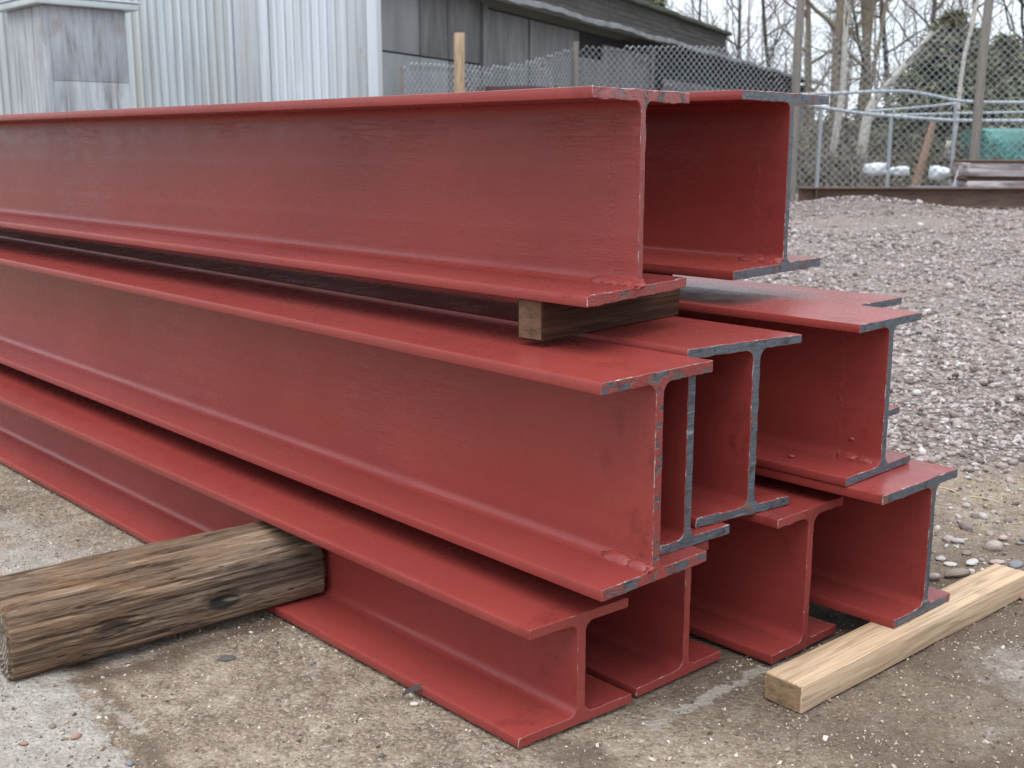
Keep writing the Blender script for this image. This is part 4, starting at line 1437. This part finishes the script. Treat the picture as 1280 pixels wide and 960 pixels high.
for i, (x0, x1, y0, y1, Y, lb) in enumerate([
    (1080, 1111, 201, 222, 22.3, 'white lumpy sack on the ground behind the pipe railing'),
    (1111, 1138, 206, 222, 22.3, 'white sack lying beside the bigger sack behind railing'),
    (1160, 1187, 204, 228, 22.6, 'white sack between leaning brown stick and railing post'),
]):
    a, b = at(x0, y1, Y), at(x1, y0, Y)
    v, f = ICO3
    d = 1 + 0.45 * fbm(v * 1.4 + i * 7, 200 + i, 3)
    d = d * np.minimum(1.0, 0.62 / np.maximum(np.abs(v[:, 2]), 0.05)) ** 0.6
    w = v * d[:, None] * np.array([(b[0] - a[0]) / 2, 0.25, (b[2] - a[2]) / 2])
    o = mesh_np('sack', w, f, M_SACK if i else simple('white_sack', (0.66, 0.71, 0.75), 0.6, 0, 0.12), None)
    if i == 0:
        M_SACK = o.data.materials[0]
    o.location = ((a[0] + b[0]) / 2, Y, (a[2] + b[2]) / 2)
    tag(o, lb, 'sack', 'white sacks beyond the fence')
a = at(1186, 232, 18.9)
sb = box('white_panel', (0, 0.22, -0.015, 0.015, 0, 0.44), simple('white_panel', (0.62, 0.67, 0.72), 0.6, 0, 0.1), None, 0.004)
sb.location = (a[0], a[1] - 0.05, 0.16)
sb.rotation_euler = (RAD(6), RAD(12), 0)
tag(sb, 'small white panel leaning against end of wrapped bundle', 'panel')
a, b = at(1142, 215, 21.0), at(1167, 152, 21.0)
a[2] = 0.0
stk = tubes('leaning_stick', [(np.linspace(a, b, 6) - a, np.linspace(0.085, 0.06, 6))], simple('stick_bark', (0.30, 0.19, 0.13), 0.9), None, 8)
stk.location = a
tag(stk, 'short brown stick leaning behind the fence between white sacks', 'stick')

# teal covered load
ta = at(1230, 197, 24.0)
tzt = at(1222, 163, 24.0)[2]
tc = empty('covered_load', (ta[0], ta[1], 0), 'teal green tarpaulin over a flat load behind the fence', 'covered load')
tk = Mat('teal_tarpaulin')
tv = tk.obj((1, 1, 1), False)
tcx = tk.ramp(tk.noise(tk.scale(tv, (1.2, 1.2, 5)), 1.5, 4), (0.3, (0.03, 0.13, 0.118)), (0.6, (0.06, 0.22, 0.20)), (0.8, (0.11, 0.28, 0.26)))
M_TEAL = tk.set(tcx, 0.5, 0.0, tk.bump(tk.noise(tv, 5, 3), 0.05, 0.7))
zl = ta[2] - 0.05
nx_, nz_ = 40, 14
uu = np.linspace(0, 2.9, nx_)
vv, ff = [], []
prof = [(0.0, zl), (-0.02, zl + 0.2), (0.0, tzt - 0.04), (0.05, tzt), (0.6, tzt + 0.05), (1.2, tzt), (1.3, tzt - 0.1), (1.32, zl)]
for u_ in uu:
    for j, (yq, zq) in enumerate(prof):
        wv = 0.018 * fbm(np.array([[u_ * 2.5, j * 0.9, 3.0]]), 210, 3)[0]
        vv.append((u_, yq + wv, zq + wv * 0.7))
npf = len(prof)
for i in range(nx_ - 1):
    for j in range(npf - 1):
        a = i * npf + j
        ff.append((a, a + npf, a + npf + 1, a + 1))
ff.append(tuple(range(npf)))
ff.append(tuple(range((nx_ - 1) * npf + npf - 1, (nx_ - 1) * npf - 1, -1)))
mesh('tarpaulin', vv, ff, M_TEAL, tc, 50)
for x in (0.1, 1.4, 2.7):
    box('bearer', (x - 0.06, x + 0.06, 0.05, 1.25, 0.0, zl + 0.04), M_POSTW, tc, 0.01)

# ------------------------------------------------------------------ trees
M_BARK = simple('grey_brown_bark', (0.19, 0.16, 0.115), 0.95, 0, 0.4, 5, 0.02, 20, (3, 3, 0.6))
M_BARK2 = simple('dark_bark', (0.060, 0.055, 0.048), 0.95, 0, 0.4, 5, 0.02, 20, (3, 3, 0.6))
M_BIRCH = simple('pale_birch_bark', (0.46, 0.43, 0.39), 0.9, 0, 0.35, 6, 0.01, 20, (3, 3, 1.5))
M_TWIG = simple('twigs', (0.125, 0.100, 0.078), 0.95, 0, 0.3, 4)


def limb(p, d, ln, r0, r1, rng, wob=0.12, up=0.0, n=7):
    P = [np.array(p, float)]
    d = np.array(d, float)
    d /= np.linalg.norm(d)
    for i in range(n - 1):
        d = d + rng.normal(size=3) * wob + np.array([0, 0, up])
        d /= np.linalg.norm(d)
        P.append(P[-1] + d * ln / (n - 1))
    return np.array(P), np.linspace(r0, r1, n)


def grow(base, height, r, rng, lean=(0, 0), first=0.25, nb=14, spread=0.8, blen=0.42, twig=5, wob=0.04, up=0.08):
    trunk = limb(base, (lean[0], lean[1], 1), height, r, r * 0.22, rng, wob, 0.02, 14)
    br, tw = [], []
    P, R = trunk
    for b in range(nb):
        q = first + (1 - first) * (b + rng.random()) / nb
        i = q * (len(P) - 1)
        p = np.array([np.interp(i, range(len(P)), P[:, k]) for k in range(3)])
        rr = np.interp(i, range(len(P)), R)
        a = rng.uniform(0, 2 * np.pi)
        ln = height * blen * (1.15 - q) * rng.uniform(0.6, 1.1)
        d = np.array([math.cos(a) * spread, math.sin(a) * spread, rng.uniform(0.35, 0.9)])
        L1 = limb(p, d, ln, rr * 0.55, 0.008, rng, 0.14, up, 8)
        br.append(L1)
        for c in range(twig):
            k = rng.uniform(0.2, 0.98) * 7
            p2 = np.array([np.interp(k, range(8), L1[0][:, m_]) for m_ in range(3)])
            d2 = d + rng.normal(size=3) * 0.7
            L2 = limb(p2, d2, ln * rng.uniform(0.25, 0.6), max(0.008, rr * 0.16), 0.005, rng, 0.2, 0.05, 6)
            tw.append(L2)
            for c2 in range(3):
                k2 = rng.uniform(0.2, 0.95) * 5
                p3 = np.array([np.interp(k2, range(6), L2[0][:, m_]) for m_ in range(3)])
                tw.append(limb(p3, d2 + rng.normal(size=3) * 0.8, ln * rng.uniform(0.12, 0.3), 0.007, 0.004, rng, 0.2, 0.02, 4))
    return trunk, br, tw


def bare_tree(x, Y, height, r, label, seed, mat=M_BARK, lean=(0, 0), group='bare trees beyond the fence', **kw):
    rng = np.random.default_rng(seed)
    b = at(x, 180, Y)
    root = empty('bare_tree', (b[0], b[1], 0), label, 'tree', group)
    tr, br, tw = grow((0, 0, -0.2), height, r, rng, lean, **kw)
    tubes('trunk', [tr], mat, root, 9)
    tubes('limbs', br, mat, root, 5)
    if tw:
        c = tubes('crown', tw, M_TWIG, root, 3)
    return root


bare_tree(957, 47, 11.0, 0.12, 'thin dark bare tree just past the shed end, forking into arched branches', 301, M_BARK2, (0.02, 0), first=0.18, nb=18, blen=0.5, twig=6)
bare_tree(925, 50, 11.0, 0.11, 'slender bare tree behind the mossy shed roof', 302, M_BARK2, (-0.10, 0), first=0.15, nb=16, blen=0.55, twig=6)
bare_tree(884, 56, 12, 0.10, 'faint bare tree seen over the shed roof edge', 303, M_BARK2, (-0.05, 0), first=0.2, nb=14, blen=0.5, twig=6)
bare_tree(1044, 33, 13.0, 0.19, 'thickest upright bare trunk, right of the tall fence post', 304, M_BARK, (0.01, 0), first=0.22, nb=16, blen=0.35, twig=6)
bare_tree(1066, 35, 13.0, 0.15, 'straight bare trunk beside the thickest one', 305, M_BARK, (0.015, 0), first=0.25, nb=14, blen=0.35, twig=6)
bare_tree(1088, 36, 13.0, 0.15, 'straight bare trunk with mossy side next to the conifer', 306, M_BARK, (0.02, 0), first=0.25, nb=14, blen=0.35, twig=6)
bare_tree(1077, 42, 13.0, 0.10, 'thinner bare trunk between two stout ones', 307, M_BARK, (0.06, 0), first=0.25, nb=12, blen=0.35, twig=6)
bare_tree(1016, 38, 12.0, 0.13, 'bare tree leaning away from the tall fence post', 308, M_BARK, (-0.12, 0), first=0.2, nb=14, blen=0.4, twig=6)
bare_tree(1110, 44, 13.0, 0.12, 'bare tree partly hidden by the conifer edge', 309, M_BARK2, (0.05, 0), first=0.2, nb=16, blen=0.42, twig=7)
bare_tree(1268, 34, 13.0, 0.13, 'dark bare tree beyond the conifer at picture edge', 310, M_BARK2, (0.02, 0), first=0.2, nb=16, blen=0.42, twig=7)
bare_tree(1330, 37, 13.0, 0.14, 'bare tree just outside the picture edge beyond the fence', 311, M_BARK2, (-0.05, 0), first=0.2, nb=16, blen=0.45, twig=7)
bare_tree(1150, 50, 14.0, 0.14, 'far bare tree rising behind the conifer top', 312, M_BARK2, (0, 0), first=0.2, nb=16, blen=0.42, twig=7)
# pale birches
for (pix, Y, r0, r1, lb, seed) in (
    ([(1037, 240), (1042, 190), (1049, 140), (1054, 110), (1056, 60), (1060, -20)], 28, 0.105, 0.06, 'slim pale birch trunk standing by the railing', 320),
    ([(1073, 240), (1078, 185), (1084, 145), (1094, 124), (1112, 104), (1130, 82), (1152, 57), (1165, 40)], 27.5, 0.14, 0.05, 'pale birch bending sharply over the pipe railing', 321),
    ([(1196, 110), (1203, 80), (1212, 45), (1219, 15), (1224, -20)], 25.0, 0.05, 0.04, 'pale leaning pole like birch stem beside the brown post', 322),
):
    P = np.array([at(x, y, Y) for x, y in pix])
    P[0, 2] = min(P[0, 2], 0.0) - 0.1
    if seed == 322:
        P = np.vstack([at(1188, 160, Y), P])
        P = np.vstack([[P[0][0] - 0.1, P[0][1], -0.1], P])
    u_ = np.linspace(0, len(P) - 1, 40)
    Q = np.stack([np.interp(u_, range(len(P)), P[:, i]) for i in range(3)], -1)
    for _ in range(4):
        Q[1:-1] = 0.5 * Q[1:-1] + 0.25 * (Q[2:] + Q[:-2])
    b0 = Q[0].copy()
    b0[2] = 0
    root = empty('birch_tree', b0, lb, 'tree', 'pale birches beyond the fence')
    tubes('trunk', [(Q - b0, np.linspace(r0, r1, 40))], M_BIRCH, root, 9)
    rng = np.random.default_rng(seed)
    tw = []
    for c in range(16):
        i = rng.integers(12, 40)
        d = rng.normal(size=3) * 0.6 + np.array([0, 0, 0.7])
        L1 = limb(Q[i] - b0, d, rng.uniform(0.8, 1.8), 0.022, 0.006, rng, 0.15, 0.04, 7)
        tw.append(L1)
        for c2 in range(4):
            tw.append(limb(L1[0][rng.integers(2, 6)], d + rng.normal(size=3) * 0.6, rng.uniform(0.3, 0.8), 0.008, 0.004, rng, 0.2, 0, 5))
    tubes('crown', tw, M_TWIG, root, 4)

# conifer
ck = Mat('conifer_needles')
cc = ck.attr('tint')
M_CONI = ck.set(ck.ramp(cc, (0.0, (0.075, 0.088, 0.055)), (0.5, (0.155, 0.168, 0.105)), (0.85, (0.21, 0.215, 0.135)), (1.0, (0.25, 0.24, 0.15))), 0.9)


def conifer(x, Y, h, rbase, label, seed, zlow=0.4):
    rng = np.random.default_rng(seed)
    b = at(x, 180, Y)
    root = empty('conifer_tree', (b[0], b[1], 0), label, 'tree', 'conifers beyond the fence')
    tubes('trunk', [(np.c_[np.zeros(8), np.zeros(8), np.linspace(-0.2, h * 0.97, 8)], np.linspace(0.16, 0.02, 8))], M_BARK2, root, 8)
    V_, F_, T_ = [], [], []
    n0 = 0
    nbr = 300
    for i in range(nbr):
        q = (i + rng.random()) / nbr
        z = zlow + (h - zlow) * q
        R = rbase * (1 - q) ** 0.75 * rng.uniform(0.65, 1.12) + 0.08
        a = rng.uniform(0, 2 * np.pi)
        d = np.array([math.cos(a), math.sin(a)])
        m_ = int(18 + 26 * R)
        u_ = rng.random(m_) ** 0.6
        cen = np.c_[d[0] * R * u_, d[1] * R * u_, z - 0.35 * R * u_ ** 1.6 + 0.12 * R * u_ ** 4]
        cen += rng.normal(size=(m_, 3)) * np.array([0.10, 0.10, 0.06]) * (0.4 + R * 0.5)
        dirv = np.c_[np.full(m_, d[0]), np.full(m_, d[1]), np.full(m_, -0.35)] + rng.normal(size=(m_, 3)) * 0.55
        dirv /= np.linalg.norm(dirv, axis=1)[:, None]
        sd = np.cross(dirv, rng.normal(size=(m_, 3)))
        sd /= np.linalg.norm(sd, axis=1)[:, None]
        ln = rng.uniform(0.12, 0.28, m_)[:, None]
        wd = ln * 0.22
        tri = np.stack([cen - sd * wd, cen + sd * wd, cen + dirv * ln + sd * wd * 0.3, cen + dirv * ln - sd * wd * 0.3], 1)
        V_.append(tri.reshape(-1, 3))
        F_.append(n0 + np.arange(m_ * 4).reshape(m_, 4))
        T_.append(np.repeat(np.clip(rng.normal(0.45, 0.25, m_), 0, 1), 4))
        n0 += m_ * 4
    mesh_np('crown', np.concatenate(V_), np.concatenate(F_), M_CONI, root, False, {'tint': np.concatenate(T_)})
    return root


conifer(1182, 30, 4.2, 2.5, 'broad dark green conifer behind the chain link', 330)
conifer(1246, 33, 3.9, 1.5, 'smaller green conifer overlapping the broad one', 331)
conifer(806, 44, 7.2, 1.5, 'green treetop peeping over the shed roof', 332, 3.0)

# ------------------------------------------------------------------ far wood, undergrowth, bank
rng = np.random.default_rng(400)
lines = []
for i in range(62):
    Y = rng.uniform(60, 95)
    x = rng.uniform(780, 1480)
    b = at(x, 180, Y)
    h = rng.uniform(7, 14)
    T = limb((b[0], Y, 0), (rng.normal() * 0.05, 0, 1), h, rng.uniform(0.05, 0.13), 0.02, rng, 0.03, 0.02, 6)
    lines.append(T)
    for k in range(11):
        j = rng.uniform(1.2, 4.9)
        p = np.array([np.interp(j, range(6), T[0][:, c]) for c in range(3)])
        L1 = limb(p, (rng.normal(), rng.normal(), 1.0), h * rng.uniform(0.1, 0.3), 0.03, 0.008, rng, 0.15, 0.05, 5)
        lines.append(L1)
        for c in range(2):
            lines.append(limb(L1[0][rng.integers(1, 4)], (rng.normal(), rng.normal(), 0.8), h * rng.uniform(0.06, 0.16), 0.014, 0.006, rng, 0.2, 0.03, 4))
M_FARW = simple('far_twigs', (0.26, 0.235, 0.22), 1.0, 0, 0.25, 0.5)
tag(tubes('far_woods', lines, M_FARW, None, 3), kind='stuff')

lines = []
for i in range(1700):
    Y = rng.uniform(23.5, 34)
    x = rng.uniform(870, 1480)
    b = at(x, 180, Y)
    h = rng.uniform(0.5, 1.9) * (0.6 + (Y - 23) * 0.05)
    T = limb((b[0], Y, -0.05), (rng.normal() * 0.35, rng.normal() * 0.35, 1), h, 0.016, 0.006, rng, 0.16, 0, 6)
    lines.append(T)
    for k in range(3):
        lines.append(limb(T[0][rng.integers(1, 5)], (rng.normal(), rng.normal(), 0.7), h * rng.uniform(0.2, 0.5), 0.009, 0.004, rng, 0.2, 0, 4))
M_BRUSH = simple('dry_brush', (0.20, 0.175, 0.145), 1.0, 0, 0.35, 0.8)
tag(tubes('undergrowth', lines, M_BRUSH, None, 3), kind='stuff')
bx = np.linspace(-14, 60, 120)
by = np.linspace(25, 62, 60)
BX, BY = np.meshgrid(bx, by)
BZ = 1.9 * sstep(BY, 26, 42) + 0.3 * fbm(np.stack([BX * 0.4, BY * 0.4, 0 * BX], -1), 410) * sstep(BY, 25.5, 29) - 0.05
BZ = BZ * sstep(BX, -3, 6) - 0.06
ii = np.arange(BX.size).reshape(BX.shape)
bqd = np.stack([ii[:-1, :-1], ii[:-1, 1:], ii[1:, 1:], ii[1:, :-1]], -1).reshape(-1, 4)
M_BANK = simple('leaf_litter_bank', (0.105, 0.088, 0.068), 1.0, 0, 0.45, 1.2, 0.05, 9, (1, 1, 1), (0.035, 0.035, 0.024))
tag(mesh_np('terrain', np.stack([BX, BY, BZ], -1).reshape(-1, 3), bqd, M_BANK), kind='structure')

# low evergreen and dead leaves among the brush
rng = np.random.default_rng(420)
m_ = 26000
ncl = 130
cY = rng.uniform(23.8, 36, ncl)
cX = np.array([at(x, 180, Y)[0] for x, Y in zip(rng.uniform(900, 1480, ncl), cY)])
cR = rng.uniform(0.3, 0.9, ncl)
ci = rng.integers(0, ncl, m_)
cen = np.c_[cX[ci], cY[ci], 0.75 * cR[ci] + 1.9 * sstep(cY[ci], 26, 42)] + rng.normal(size=(m_, 3)) * (cR[ci] * 0.42)[:, None] * np.array([1.2, 1.2, 0.9])
cen[:, 2] = np.maximum(cen[:, 2], 0.02)
n1_ = rng.normal(size=(m_, 3))
n1_ /= np.linalg.norm(n1_, axis=1)[:, None]
n2_ = np.cross(n1_, rng.normal(size=(m_, 3)))
n2_ /= np.linalg.norm(n2_, axis=1)[:, None]
ln = rng.uniform(0.03, 0.085, m_)[:, None]
quad = np.stack([cen - n1_ * ln, cen + n2_ * ln * 0.5, cen + n1_ * ln, cen - n2_ * ln * 0.5], 1).reshape(-1, 3)
bk = Mat('brush_leaves')
M_BL = bk.set(bk.ramp(bk.attr('tint'), (0.0, (0.03, 0.034, 0.02)), (0.4, (0.075, 0.07, 0.04)), (0.7, (0.14, 0.11, 0.07)), (1.0, (0.22, 0.17, 0.11))), 0.95)
tint = np.clip(rng.random(ncl)[ci] * 0.6 + rng.random(m_) * 0.4, 0, 1)
tag(mesh_np('undergrowth', quad, np.arange(m_ * 4).reshape(m_, 4), M_BL, None, False, {'tint': np.repeat(tint, 4)}), kind='stuff')
